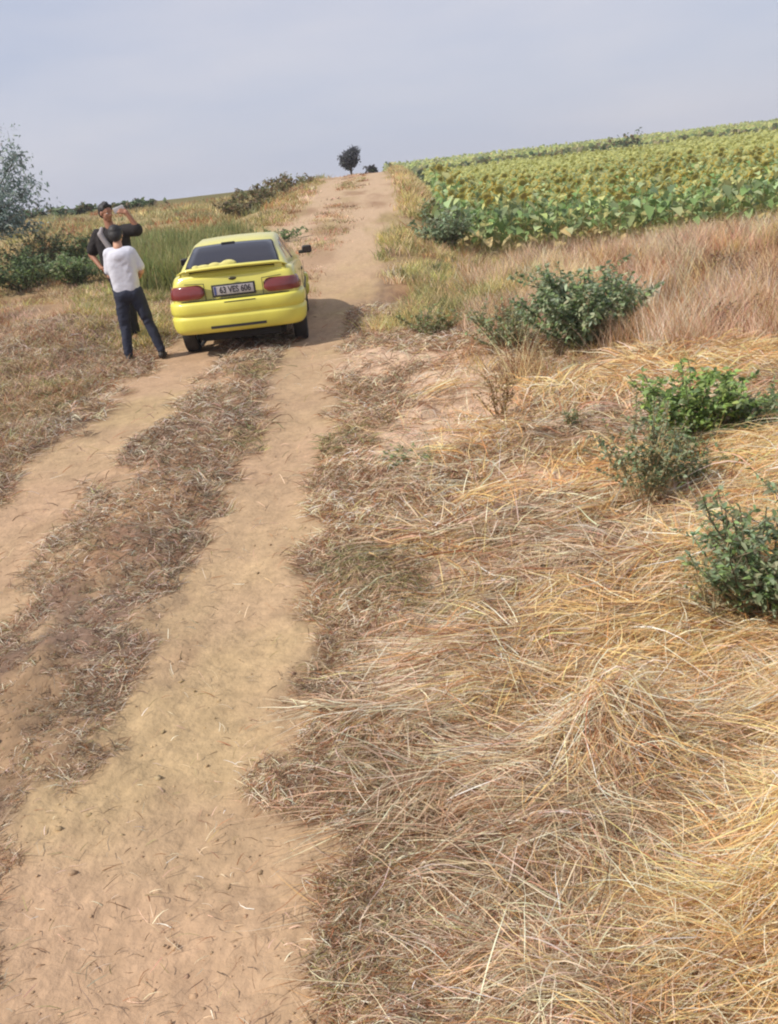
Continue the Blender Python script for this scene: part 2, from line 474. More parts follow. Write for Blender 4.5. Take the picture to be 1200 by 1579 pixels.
# bundles: stems that fell together, each bundle with its own direction, arch and tone
nc = 4700
cx, cy = scatter(nc, .95, 9.5, 1.55, xf)
hp = heap_at(cx, cy)
pr = straw_mask(cx, cy) * (.22 + .78 * sst(-.28, .10, fbm(cx * 1.7, cy * 1.9, 107, 4)) + 2.5 * hp) * (1 - .93 * np.clip(hollow_at(cx, cy), 0, 1)) * (1 - .45 * sst(4.5, 9, cy))
m = rng.random(nc) < pr; cx, cy, hp = keep(m, cx, cy, hp); nc = len(cx)
per = 46
tone = fbm(cx * 1.1, cy * 1.1, 109, 3) + 1.6 * hp + rng.normal(0, .12, nc)
cd = swirl(cx, cy) + rng.normal(0, .62, nc) + np.pi * (rng.random(nc) < .35); cl = rng.uniform(.005, .05, nc) + hp * rng.uniform(.2, .75, nc); ch = rng.uniform(0, .02, nc) + hp * rng.uniform(.0, .35, nc)
cr_ = rng.uniform(.03, .09, nc) * np.clip(cy / 2.5, .8, 2.2)
I = np.repeat(np.arange(nc), per); n = len(I)
x = cx[I] + rng.normal(0, 1, n) * cr_[I]; y = cy[I] + rng.normal(0, 1, n) * cr_[I] * .8
C = np.empty((n, 3)); g1 = tone[I] > -.05
C[g1] = mixc(GOLDEN, [.44, .24, .22, .10], int(g1.sum())); C[~g1] = mixc(GREYISH, [.30, .26, .22, .10, .12], int((~g1).sum()))
C = np.clip(C * np.repeat(rng.uniform(.66, 1.12, (nc, 1)) * (1 + np.clip(hp, 0, .2)[:, None] * 1.2), per, axis=0), 0, .95)
sc = np.clip(y / 2.2, .75, 2.3)
lying('straw', x, y, rng.uniform(.14, .42, n) * np.clip(sc, .8, 1.3), cd[I] + rng.normal(0, .24, n) + (rng.random(n) < .22) * rng.normal(0, 1.0, n), cl[I] * rng.uniform(.3, 1.3, n), ch[I] * rng.uniform(.2, 1.2, n) + rng.uniform(0, .01, n),
      rng.uniform(.0009, .0020, n) * sc, vary(C, n, .14), 'long golden straw fallen in bundles and heaps over the right verge', k=7, curl=.16)

# pale flattened band: straw trodden down and bleached between the ruts and the heaps
n = 15000
x = rng.normal(.62, .42, n); y = rng.normal(2.85, .17, n) + .10 * (x - .6)
m = (U(x, y) > 1.62) & (fbm(x * 2, y * 4, 177, 3) > -.35); x, y = keep(m, x, y); n = len(x)
lying('bleached_straw', x, y, rng.uniform(.15, .45, n), .12 + rng.normal(0, .22, n) + np.pi * (rng.random(n) < .5), rng.uniform(0, .02, n), rng.uniform(0, .03, n), rng.uniform(.0010, .0022, n),
      vary(mixc([S_grey, S_pale, S_pink, lin(232, 220, 200)], [.25, .3, .25, .2], n), n, .12), 'bleached pale straw trodden flat between the ruts and the golden heaps', k=6, curl=.12)

# tangle of loose stems over the heaps, pointing anywhere
n = 16000
x, y = scatter(n, 1.0, 3.4, 1.2, xf); hp_ = heap_at(x, y); m = rng.random(n) < (hp_ * 6 + .06) * (1 - np.clip(hollow_at(x, y), 0, 1) * .9); x, y, hp_ = keep(m, x, y, hp_); n = len(x)
m2 = U(x, y) > 1.7; x, y, hp_ = keep(m2, x, y, hp_); n = len(x)
lying('tangled_straw', x, y, rng.uniform(.10, .34, n), rng.uniform(0, 6.28, n), rng.uniform(.01, .09, n), hp_ * rng.uniform(.1, 1.0, n), rng.uniform(.0007, .0015, n),
      vary(mixc([S_gold, S_pale, S_orange, S_grey], [.4, .3, .15, .15], n), n, .14), 'loose tangled stems sticking out of the golden straw heaps', k=7, curl=.45)

# --- 3. loose upright wisps in the straw
n = 9000
x, y = scatter(n, 1.1, 9, 1.5, lambda y: (np.full_like(y, .1), 0.62 * y + .8))
m = (fbm(x * 1.6, y * 1.6, 113, 3) > .05) & (U(x, y) > 1.7); x, y = keep(m, x, y); n = len(x)
V, F_, C = standing(x, y, rng.uniform(.08, .30, n), rng.uniform(.0007, .0015, n) * np.clip(y / 2, .8, 2.2), 0.9, vary(mixc([S_gold, S_pale, S_orange, S_grey], [.4, .25, .2, .15], n), n))
tag(np_mesh('straw_wisps', V, F_, C, M_straw), 'loose dry stems standing up out of the flattened straw', kind='stuff')

# --- 4. sparse dry tufts along the edges of the ruts
def tufts(name, label, cx, cy, per, rad, h0, h1, w0, w1, lean, cols, wts, mat=None, tint_var=.18, k=5):
    n0 = len(cx)
    x = np.repeat(cx, per) + rng.normal(0, 1, n0 * per) * np.repeat(rad, per)
    y = np.repeat(cy, per) + rng.normal(0, 1, n0 * per) * np.repeat(rad, per)
    n = len(x)
    hh = np.repeat(rng.uniform(h0, h1, n0), per) * rng.uniform(.55, 1.1, n)
    base = np.repeat(vary(mixc(cols, wts, n0), n0, tint_var), per, axis=0)
    sc = np.clip(y / 9, .6, 4)
    V, F_, C = standing(x, y, hh, rng.uniform(w0, w1, n) * sc, lean, vary(base, n, .14, .04), k=k)
    return tag(np_mesh(name, V, F_, C, mat or M_straw), label, kind='stuff')

n = 2600
x, y = scatter(n, 1.2, 14, 1.3, lambda y: (np.maximum(-.75 * y - 1, -7), np.minimum(.3 * y + .4, 3)))
t, _, _ = tracks(x, y); m = (t < .3) & (fbm(x * 1.4, y * 1.4, 117, 3) > .0); x, y = keep(m, x, y)
tufts('dry_tufts', 'small dry tufts of grass beside the wheel ruts', x, y, 14, np.full(len(x), .03), .03, .09, .0012, .0022, 1.0, [S_dark, S_olive, S_grey, S_gold, S_green], [.25, .25, .2, .15, .15])
# green creeping weeds of the middle strip
n = 900
x, y = scatter(n, 1.4, 12, 1.0, lambda y: (np.maximum(-.75 * y - 1, -5), np.minimum(.25 * y + .4, 3)))
t, _, _ = tracks(x, y); m = (t < .3) & (fbm(x * .8, y * .8, 95, 3) > .27); x, y = keep(m, x, y)
tufts('green_weeds', 'low grey-green weeds in patches on the middle strip', x, y, 26, np.full(len(x), .05), .02, .05, .002, .004, 1.3, [lin(98, 114, 84), lin(118, 126, 92), lin(128, 124, 90)], [.4, .3, .3], M_leaf)

# --- 5. feathery dry brush on the right bank in front of the sunflowers
def brush(n, y0, y1, xf, thr, seed, p=1.0):
    x, y = scatter(n, y0, y1, p, xf)
    m = fbm(x * .55, y * .55, seed, 3) > thr
    return keep(m, x, y)
cx, cy = brush(2300, 6.8, 21.8, lambda y: (np.maximum(1.15, .1 * y + .3), .56 * y + 1.2), -.22, 121)
m = (U(cx, cy) > 2.75); cx, cy = keep(m, cx, cy)
tufts('dry_brush', 'pinkish feathery dry grass on the bank before the sunflowers', cx, cy, 46, rng.uniform(.06, .14, len(cx)), .24, .68, .0016, .0028, .50, [S_pink, S_gold, S_grey, S_rust, S_dark, S_pale], [.32, .13, .17, .20, .08, .10])
cx, cy = brush(900, 5.5, 20, lambda y: (np.full_like(y, .9), .56 * y + 1.2), -.1, 127)
m = (U(cx, cy) > 2.2); cx, cy = keep(m, cx, cy)
tufts('rust_brush', 'rust and olive low dry weeds scattered over the right bank', cx, cy, 34, rng.uniform(.07, .16, len(cx)), .10, .30, .002, .0035, .8, [S_rust, S_dark, S_olive, S_orange], [.3, .22, .24, .24])
# grey-green and yellow low growth by the road past the car
cx, cy = brush(1500, 11.5, 22, lambda y: (P1(_XR, y) + 1.55, P1(_XR, y) + 4.6), -.25, 131)
tufts('verge_grass', 'yellow and grey-green grass on the verge beyond the car', cx, cy, 34, rng.uniform(.06, .14, len(cx)), .12, .40, .0022, .0036, .6, [S_yg, S_olive, S_gold, lin(120, 128, 84), S_pink], [.24, .24, .2, .2, .12])
cx, cy = brush(1600, 20, 54, lambda y: (P1(_XR, y) + 2.0, np.minimum(P1(_XR, y) + 4.2, FX0 + .6 + 0 * y)), -.35, 133)
tufts('far_verge_grass', 'tan and olive grass along the right edge of the climbing road', cx, cy, 22, rng.uniform(.10, .22, len(cx)), .15, .45, .0024, .004, .6, [S_yg, S_olive, S_gold, S_pink, S_rust], [.22, .28, .2, .15, .15])

# --- 6. left meadow
cx, cy = brush(4200, 5.2, 20, lambda y: (-.52 * y - 2.2, P1(_XR, y) - 1.55), -.22, 137)
t, _, _ = tracks(cx, cy); m = (t < .3) & ~((cx > -3.1) & (cy > 11) & (cy < 17)) ; cx, cy = keep(m, cx, cy)
tufts('meadow_grass', 'tan and rust dry grass on the left meadow', cx, cy, 26, rng.uniform(.08, .17, len(cx)), .04, .20, .0017, .003, .9, [S_pink, S_rust, S_olive, S_grey, S_dark, S_yg], [.24, .26, .16, .12, .14, .08])
cx, cy = brush(2600, 19, 62, lambda y: (-.55 * y - 3, P1(_XR, y) - 2.3), -.15, 139)
tufts('far_meadow_grass', 'pale straw grass on the slope to the left of the road', cx, cy, 20, rng.uniform(.15, .35, len(cx)), .15, .45, .003, .005, .7, [S_gold, S_olive, lin(168, 156, 108), S_rust, lin(140, 138, 94)], [.05, .32, .18, .17, .28])
# tall green growth behind the people and the car
cx, cy = brush(1500, 17.5, 22.5, lambda y: (-.245 * y, P1(_XR, y) - 1.9), -.35, 141)
tufts('tall_green_grass', 'tall green reedy grass behind the car and the two people', cx, cy, 30, rng.uniform(.10, .26, len(cx)), .30, .85, .004, .007, .3, [lin(142, 148, 92), lin(160, 158, 104), lin(124, 136, 84), lin(176, 164, 110)], [.32, .3, .2, .18], M_leaf, .08)
cx, cy = brush(1300, 12.5, 18, lambda y: (-.32 * y, np.minimum(P1(_XR, y) - 1.7, -2.9)), -.15, 143)
tufts('green_meadow_grass', 'low yellow-green grass around the shrubs on the left', cx, cy, 26, rng.uniform(.08, .18, len(cx)), .06, .24, .0028, .0048, .7, [S_yg, lin(150, 148, 96), S_olive, S_pink], [.22, .24, .28, .26], M_leaf)

cx, cy = brush(520, 14.5, 52, lambda y: (P1(_XR, y) - .65, P1(_XR, y) + .45), -.02, 183)
tufts('road_centre_grass', 'sparse dry grass left between the ruts where the road climbs', cx, cy, 20, rng.uniform(.08, .2, len(cx)), .04, .16, .002, .0035, .8, [S_olive, S_pink, S_rust, S_dark], [.3, .25, .25, .2])
cx, cy = brush(900, 13, 50, lambda y: (P1(_XR, y) - np.interp(y, [13, 20, 30, 50], [1.9, 2.0, 2.9, 3.0]), P1(_XR, y) - np.interp(y, [13, 20, 30, 50], [1.2, 1.2, 1.6, 1.7])), -.1, 185)
tufts('road_edge_grass', 'ragged dry grass along the left edge of the climbing road', cx, cy, 22, rng.uniform(.1, .22, len(cx)), .06, .28, .002, .0035, .8, [S_olive, S_pink, S_rust, S_yg], [.3, .3, .2, .2])

# --- 7. clods and crumbs of earth on the ruts
n = 4200
x, y = scatter(n, 1.05, 9, 1.4, lambda y: (np.maximum(-.75 * y - .8, -4), .1 * y + .3))
s_ = np.minimum(.0018 * np.exp(rng.normal(0, .70, n)), .011)
ico = bmesh.new(); bmesh.ops.create_icosphere(ico, subdivisions=1, radius=1.0)
iv = np.array([v.co[:] for v in ico.verts]); fi = np.array([[v.index for v in f.verts] for f in ico.faces]); ico.free()
jit = 1 + .28 * rng.standard_normal((n, len(iv), 1))
V = iv[None] * jit * s_[:, None, None] * np.array([1.3, 1.1, .8]) + np.stack([x, y, hz(x, y) + s_ * .15], -1)[:, None]
F_ = (fi[None] + (np.arange(n) * len(iv))[:, None, None]).reshape(-1, 3)
tag(np_mesh('earth_crumbs', V.reshape(-1, 3), F_, np.repeat(vary(ground_col(x, y) * .95, n, .2, .02), len(iv), axis=0), M_earth, smooth=False), 'small crumbs of dry earth scattered over the wheel ruts', kind='stuff')
# ------------------------------------------------------------------ leafy plants
def leaf_cards(P, D, Nn, L, W, C, fold=0.25, droop=0.3):
    """folded leaves: P base, D direction, Nn rough normal, L length, W half width. 8 verts, 3 quads x2 halves"""
    n = len(P)
    D = D / (np.linalg.norm(D, axis=1, keepdims=True) + 1e-9)
    S = np.cross(D, Nn); S /= np.linalg.norm(S, axis=1, keepdims=True) + 1e-9
    N = np.cross(S, D)
    ts = np.array([0, .33, .72, 1.0]); ws = np.array([.12, 1.0, .72, .03])
    pts = []
    for t_, w_ in zip(ts, ws):
        c = P + D * (L * t_)[:, None] - np.array([0, 0, 1.0]) * (droop * L * t_ * t_)[:, None]
        s = S * (W * w_)[:, None]; u = N * (W * w_ * fold)[:, None]
        pts += [c - s + u, c, c + s + u]
    V = np.stack(pts, 1).reshape(-1, 3)
    b = (np.arange(n) * 12)[:, None]
    F_ = []
    for i in range(3):
        for j in range(2):
            F_.append(np.stack([b + i * 3 + j, b + i * 3 + j + 1, b + (i + 1) * 3 + j + 1, b + (i + 1) * 3 + j], -1))
    return V, np.concatenate(F_, 1).reshape(-1, 4), np.repeat(C, 12, axis=0)

def bush_parts(h, r, nstem, nleaf, leaf, cols, wts, spread_=0.8, thorny=False, twigs=5, seed=1, stemcol=(.16, .13, .08), low=0.0, droop=.25, slim=.26):
    """-> arrays for a branching plant: stems and foliage, base at the origin"""
    g = np.random.default_rng(seed)
    k = 7; t = np.linspace(0, 1, k)[None]
    az = g.uniform(0, 2 * np.pi, nstem); out = r * spread_ * np.sqrt(g.random(nstem)); hh = h * g.uniform(.6, 1.0, nstem) * (1 - .35 * (out / (r + 1e-6)) ** 2)
    px = (np.cos(az) * out)[:, None] * t ** .9 + .03 * h * np.cumsum(g.standard_normal((nstem, k)), 1) * .5
    py = (np.sin(az) * out)[:, None] * t ** .9 + .03 * h * np.cumsum(g.standard_normal((nstem, k)), 1) * .5
    pz = hh[:, None] * t ** 1.1
    px -= px[:, :1]; py -= py[:, :1]
    P = np.stack([px, py, pz - .01], -1)
    Vs, Fs = tubes(P, np.full(nstem, .006 * (h / .6) ** .7) * g.uniform(.7, 1.4, nstem))
    # twigs leave the stems
    m = nstem * twigs
    si = np.repeat(np.arange(nstem), twigs); ti = g.uniform(.25, .9, m)
    i0 = np.floor(ti * (k - 1)).astype(int); fr = (ti * (k - 1) - i0)[:, None]
    B = P[si, i0] * (1 - fr) + P[si, np.minimum(i0 + 1, k - 1)] * fr
    a2 = g.uniform(0, 2 * np.pi, m); l2 = h * g.uniform(.15, .38, m)
    d = np.stack([np.cos(a2), np.sin(a2), g.uniform(.2, 1.1, m)], -1); d /= np.linalg.norm(d, axis=1, keepdims=True)
    t2 = np.linspace(0, 1, 4)[None, :, None]
    P2 = B[:, None] + d[:, None] * l2[:, None, None] * t2 + np.array([0, 0, .12]) * (l2[:, None, None]) * t2 ** 2
    V2, F2 = tubes(P2, np.full(m, .0028 * (h / .6) ** .7))
    Vst = np.concatenate([Vs, V2]); Fst = np.concatenate([Fs, F2 + len(Vs)])
    Cst = np.clip(np.array(stemcol) * (1 + .15 * g.standard_normal((len(Vst), 1))), .01, .8)
    # leaves along stems and twigs
    n1 = nleaf // 3; n2 = nleaf - n1
    s1 = g.integers(0, nstem, n1); u1 = (low + (1 - low) * g.random(n1) ** .8) * (k - 1.001); j = u1.astype(int); f = (u1 - j)[:, None]
    L1 = P[s1, j] * (1 - f) + P[s1, j + 1] * f
    s2 = g.integers(0, m, n2); u2 = g.random(n2) ** .7 * 2.999; j2 = u2.astype(int); f2 = (u2 - j2)[:, None]
    L2 = P2[s2, j2] * (1 - f2) + P2[s2, j2 + 1] * f2
    LP = np.concatenate([L1, L2]); n = len(LP)
    a3 = g.uniform(0, 2 * np.pi, n); el = g.normal(.35, .5, n)
    D = np.stack([np.cos(a3) * np.cos(el), np.sin(a3) * np.cos(el), np.sin(el)], -1)
    Nn = np.array([0, 0, 1.0]) + .5 * g.standard_normal((n, 3))
    Ll = leaf * g.uniform(.4, 1.5, n)
    cl = vary(mixc(cols, wts, n, g), n, .2, .05, g)
    LV, LF, LC = leaf_cards(LP, D, Nn, Ll, Ll * slim * g.uniform(.7, 1.2, n), cl, droop=droop)
    return (Vst, Fst, Cst), (LV, LF, LC)

def bush(name, label, cat, x, y, group=None, dz=0.0, parts=('stems', 'foliage'), **kw):
    st, lf = bush_parts(**kw)
    e = empty(name, (x, y, float(zg(np.array(x), np.array(y))) + dz), random.uniform(0, 6.28))
    tag(e, label, cat, group)
    np_mesh(parts[0], *st, mat=M_stem, parent=e)
    np_mesh(parts[1], *lf, mat=M_leaf, parent=e)
    return e

G_blue = lin(150, 166, 132); G_blue2 = lin(178, 184, 148); G_mid = lin(136, 158, 100); G_bright = lin(160, 184, 104); G_dark = lin(116, 134, 96)
G_grey = lin(150, 152, 118); G_dry = lin(166, 148, 96); G_deep = lin(70, 88, 60); G_brown = lin(126, 108, 80)

# the weeds of the right bank, nearest first
bush('thistle_plant', 'dark green leafy weed at the right edge, nearest the camera', 'weed', 1.32, 2.72, h=.62, r=.34, nstem=22, nleaf=4200, leaf=0.029, cols=[G_dark, G_mid, G_blue, G_grey], wts=[.25, .25, .25, .25], seed=3, spread_=.9, slim=.2)
bush('dry_weed', 'thin pale dry weed leaning beside the dark leafy weed', 'weed', 1.17, 2.78, h=.40, r=.16, nstem=7, nleaf=408, leaf=0.0172, cols=[G_grey, G_dry, G_dark], wts=[.5, .3, .2], seed=5, stemcol=(.36, .27, .15))
bush('stalky_weed', 'grey-green weed with a bare pale stalk standing in flattened straw', 'weed', 1.30, 4.0, h=.66, r=.32, nstem=16, nleaf=3200, leaf=0.0211, cols=[G_grey, G_dark, G_blue, G_dry], wts=[.4, .3, .2, .1], seed=8, low=.42, stemcol=(.40, .30, .16))
bush('grey_weed', 'sprawling grey-green weed between the stalky weed and the bright green one', 'weed', 1.62, 4.35, h=.38, r=.40, nstem=18, nleaf=2900, leaf=0.0224, cols=[G_grey, G_dark, G_mid, G_dry], wts=[.35, .25, .25, .15], seed=11, spread_=1)
bush('green_weed', 'bright green leafy weed behind the stalky grey-green one', 'weed', 1.95, 5.05, h=.55, r=.50, nstem=24, nleaf=4600, leaf=0.0396, cols=[G_bright, G_mid, G_dark], wts=[.5, .35, .15], seed=13)
bush('green_weed', 'dark green low weed at the right edge beside the bright green one', 'weed', 2.42, 4.95, h=.36, r=.45, nstem=20, nleaf=3200, leaf=0.0297, cols=[G_dark, G_mid, G_grey], wts=[.45, .35, .2], seed=17)
bush('seeded_weed', 'brown seeded stalks standing alone beside the pale trodden patch', 'weed', .92, 6.25, h=.46, r=.17, nstem=10, nleaf=792, leaf=0.0198, cols=[lin(150, 112, 66), G_brown, G_dry], wts=[.5, .3, .2], seed=19, stemcol=(.30, .20, .10), droop=.1)
bush('low_weed', 'small olive weed tuft near the brown seeded stalks', 'weed', 1.32, 5.55, h=.20, r=.15, nstem=8, nleaf=480, leaf=0.0185, cols=[G_dark, G_grey, G_dry], wts=[.3, .4, .3], seed=23)
bush('low_weed', 'flat grey-green weed lying on the trodden strip beside the right rut', 'weed', .18, 5.35, h=.09, r=.34, nstem=16, nleaf=1008, leaf=0.0198, cols=[G_grey, G_mid, G_blue], wts=[.4, .3, .3], seed=29, spread_=1.1)
bush('thistle_bush', 'large blue-green thistly bush on the right bank, darkest at its base', 'bush', 2.12, 8.4, h=.94, r=.76, nstem=44, nleaf=10500, leaf=0.0515, cols=[G_blue, G_blue2, G_dark, G_mid], wts=[.36, .24, .22, .18], seed=31, spread_=.95)
bush('thistle_bush', 'paler grey-green bush against the left side of the large blue-green one', 'bush', 1.45, 9.0, h=.58, r=.62, nstem=30, nleaf=3360, leaf=0.0363, cols=[G_grey, G_blue2, G_yg if False else G_dry, G_mid], wts=[.4, .25, .15, .2], seed=37, spread_=1)
bush('thistle_bush', 'low dull green bush on the left of the thistly bushes, by the bare patch', 'bush', .82, 10.9, h=.42, r=.5, nstem=18, nleaf=2160, leaf=0.0330, cols=[G_grey, G_dry, G_mid], wts=[.4, .3, .3], seed=41, spread_=1)
bush('brown_bush', 'brown and purplish withered bush behind the bright green weed', 'bush', 3.15, 7.6, h=.5, r=.45, nstem=20, nleaf=1680, leaf=0.0264, cols=[lin(128, 92, 72), G_brown, G_dry], wts=[.4, .4, .2], seed=43, stemcol=(.2, .13, .1))
bush('brown_bush', 'small withered brown bush among the feathery brush at the right', 'bush', 4.6, 10.8, h=.5, r=.5, nstem=20, nleaf=1680, leaf=0.0297, cols=[lin(128, 92, 72), G_brown, G_olive if False else G_dry], wts=[.4, .4, .2], seed=47, stemcol=(.2, .13, .1))
# bluish bush at the corner of the field
bush('field_edge_bush', 'dark blue-green bush at the near left corner of the sunflower field', 'bush', 1.95, 20.6, h=1.15, r=.95, nstem=28, nleaf=1900, leaf=0.1100, cols=[G_blue, G_dark, G_grey], wts=[.45, .35, .2], seed=53)
bush('field_edge_bush', 'smaller grey-green bush farther along the left edge of the sunflower field', 'bush', 2.35, 25.5, h=.95, r=.8, nstem=20, nleaf=1000, leaf=0.1100, cols=[G_grey, G_mid, G_dry], wts=[.45, .35, .2], seed=59)

# left side shrubs
LB = [(-7.2, 19.0, 1.0, 1.15, [G_deep, G_dark, G_mid], 'dark green shrub at the left edge of the picture'),
      (-6.0, 18.7, .8, .85, [G_dark, G_mid, G_grey], 'mid-green shrub beside the dark one, left of the black-shirted person'),
      (-7.6, 21.2, 1.2, 1.1, [G_dark, G_brown, G_grey], 'brownish shrub at the foot of the feathery tree'),
      (-5.3, 19.4, .75, .7, [G_mid, G_grey, G_dry], 'olive shrub just left of the black-shirted person'),
      (-6.6, 21.6, .95, .8, [G_mid, G_dark, G_dry], 'rounded green shrub behind the dark shrubs')]
for i, (x_, y_, h_, r_, cc, lb) in enumerate(LB):
    bush('meadow_shrub', lb, 'shrub', x_, y_, group='shrubs on the left meadow', h=h_, r=r_, nstem=34, nleaf=5200, leaf=0.0594, cols=cc, wts=[.45, .33, .22], seed=61 + i, spread_=1)
bush('meadow_shrub', 'low dark green clump on the left bank of the road past the car', 'shrub', -1.95, 23.2, group='shrubs on the left meadow', h=.42, r=.85, nstem=24, nleaf=2640, leaf=0.0528, cols=[G_dark, G_mid, G_grey], wts=[.45, .3, .25], seed=71, spread_=1.1)
RB = [(-4.3, 33.5, .85, 1.5, 'dark brownish shrub left of the road, nearest of three on the slope'),
      (-3.6, 37.5, .95, 1.6, 'dark shrub in the middle of three left of the climbing road'),
      (-2.9, 43.0, .9, 1.7, 'dark shrub closest to the road crest on its left side')]
for i, (x_, y_, h_, r_, lb) in enumerate(RB):
    bush('slope_shrub', lb, 'shrub', x_, y_, group='dark shrubs on the left slope', h=h_, r=r_, nstem=22, nleaf=1100, leaf=0.1500, cols=[lin(120, 122, 84), G_brown, lin(140, 124, 92)], wts=[.4, .35, .25], seed=81 + i, spread_=1)
FB = [(-20.5, 66, .65, 'far dark bush near the left end of the skyline'), (-14.6, 62, .6, 'far dark bush on the skyline behind the two people'), (-25.5, 70, .6, 'far low bush at the left edge of the skyline'),
      (28.5, 92, 1.3, 'dark far bush on the green skyline at the right')]
for i, (x_, y_, h_, lb) in enumerate(FB):
    bush('far_bush', lb, 'bush', x_, y_, h=h_ + (1.9 if x_ > 0 else 0), r=(1.8 if x_ > 0 else 2.6), nstem=18, nleaf=500, leaf=0.4200, cols=[G_dark, G_brown, G_deep], wts=[.45, .3, .25], seed=91 + i, spread_=1)
bush('far_bush', 'small grey bush standing alone on the skyline just right of the road', 'bush', 11.0, 118, h=3.4, r=2.2, nstem=18, nleaf=400, leaf=0.5000, cols=[G_grey, G_brown, G_blue], wts=[.45, .3, .25], seed=97, spread_=1)
bush('crest_bush', 'tiny dark bush on the road crest right of the small dark tree', 'bush', 1.55, 62, h=.75, r=.6, nstem=14, nleaf=300, leaf=0.2200, cols=[lin(78, 76, 80), G_dark], wts=[.7, .3], seed=98)

# ------------------------------------------------------------------ trees
def tree(name, label, x, y, th, tr, crown_z, crown_r, crown_h, nl, leaf, cols, wts, seed, limbs=9, cat='tree', slim=.3, gaps=.45, lean=(0, 0), wisps=0):
    g = np.random.default_rng(seed)
    e = empty(name, (x, y, float(zg(np.array(x), np.array(y))) - .05), 0); tag(e, label, cat)
    k = 9; t = np.linspace(0, 1, k)
    P = [np.stack([lean[0] * t + .05 * th * np.cumsum(g.standard_normal(k)) * .3 * t, lean[1] * t + .05 * th * np.cumsum(g.standard_normal(k)) * .3 * t, th * t], -1)]
    R = [tr]
    tips = []
    for i in range(limbs):
        s0 = P[0][int(k * g.uniform(.3, .9))]
        a = g.uniform(0, 6.283); o = crown_r * g.uniform(.55, 1.0); zz = crown_z + crown_h * g.uniform(-.4, .9)
        end = np.array([s0[0] + math.cos(a) * o, s0[1] + math.sin(a) * o, zz])
        mid = s0 * .5 + end * .5 + np.array([0, 0, .12 * th]) + .04 * th * g.standard_normal(3)
        tt = t[:, None]; Q_ = s0 * (1 - tt) ** 2 + 2 * mid * tt * (1 - tt) + end * tt ** 2
        P.append(Q_); R.append(tr * .45)
        for w_ in range(4):
            q0 = Q_[int(g.integers(3, k))]; d = g.standard_normal(3) * crown_r * .30 + np.array([math.cos(a), math.sin(a), .6]) * crown_r * .2
            P.append(q0 + d * tt + np.array([0, 0, .1]) * tt ** 2); R.append(tr * .16); tips.append(P[-1])
        tips.append(Q_[4:])
    V_, F_ = tubes(np.array([p_ for p_ in P]), np.array(R), np.linspace(1, .3, k))
    np_mesh('trunk', V_, F_, np.clip(np.array([.12, .10, .075]) * (1 + .2 * g.standard_normal((len(V_), 1))), .01, .5), M_stem, e)
    T_ = [np.concatenate([p_, np.zeros((0, 3))]) for p_ in tips]
    pts = []
    per = nl // len(T_) + 1
    for p_ in T_:
        i = g.integers(0, len(p_), per); pts.append(p_[i] + g.standard_normal((per, 3)) * crown_r * gaps * .28)
    pts = np.concatenate(pts); n = len(pts)
    D = g.standard_normal((n, 3)) + np.array([0, 0, .25])
    Ll = leaf * g.uniform(.6, 1.3, n)
    V_, F_, C_ = leaf_cards(pts, D, g.standard_normal((n, 3)), Ll, Ll * slim, vary(mixc(cols, wts, n, g), n, .2, .05, g))
    np_mesh('crown', V_, F_, C_, M_leaf, e)
    return e
tree('feathery_tree', 'grey-blue feathery tree cut by the left edge of the picture', -8.45, 20.6, 1.6, .06, 1.85, 1.15, 1.35, 5600, .11, [lin(136, 152, 146), lin(112, 128, 122), lin(158, 168, 160)], [.45, .3, .25], 201, limbs=12, slim=.16, gaps=.35)
tree('dark_tree', 'small dark round-headed tree on the crest where the road ends', 0.15, 66, 1.35, .12, 1.40, .50, .62, 7000, .12, [lin(84, 84, 92), lin(74, 80, 76), lin(98, 96, 100)], [.5, .3, .2], 211, limbs=16, slim=.42, gaps=.95)

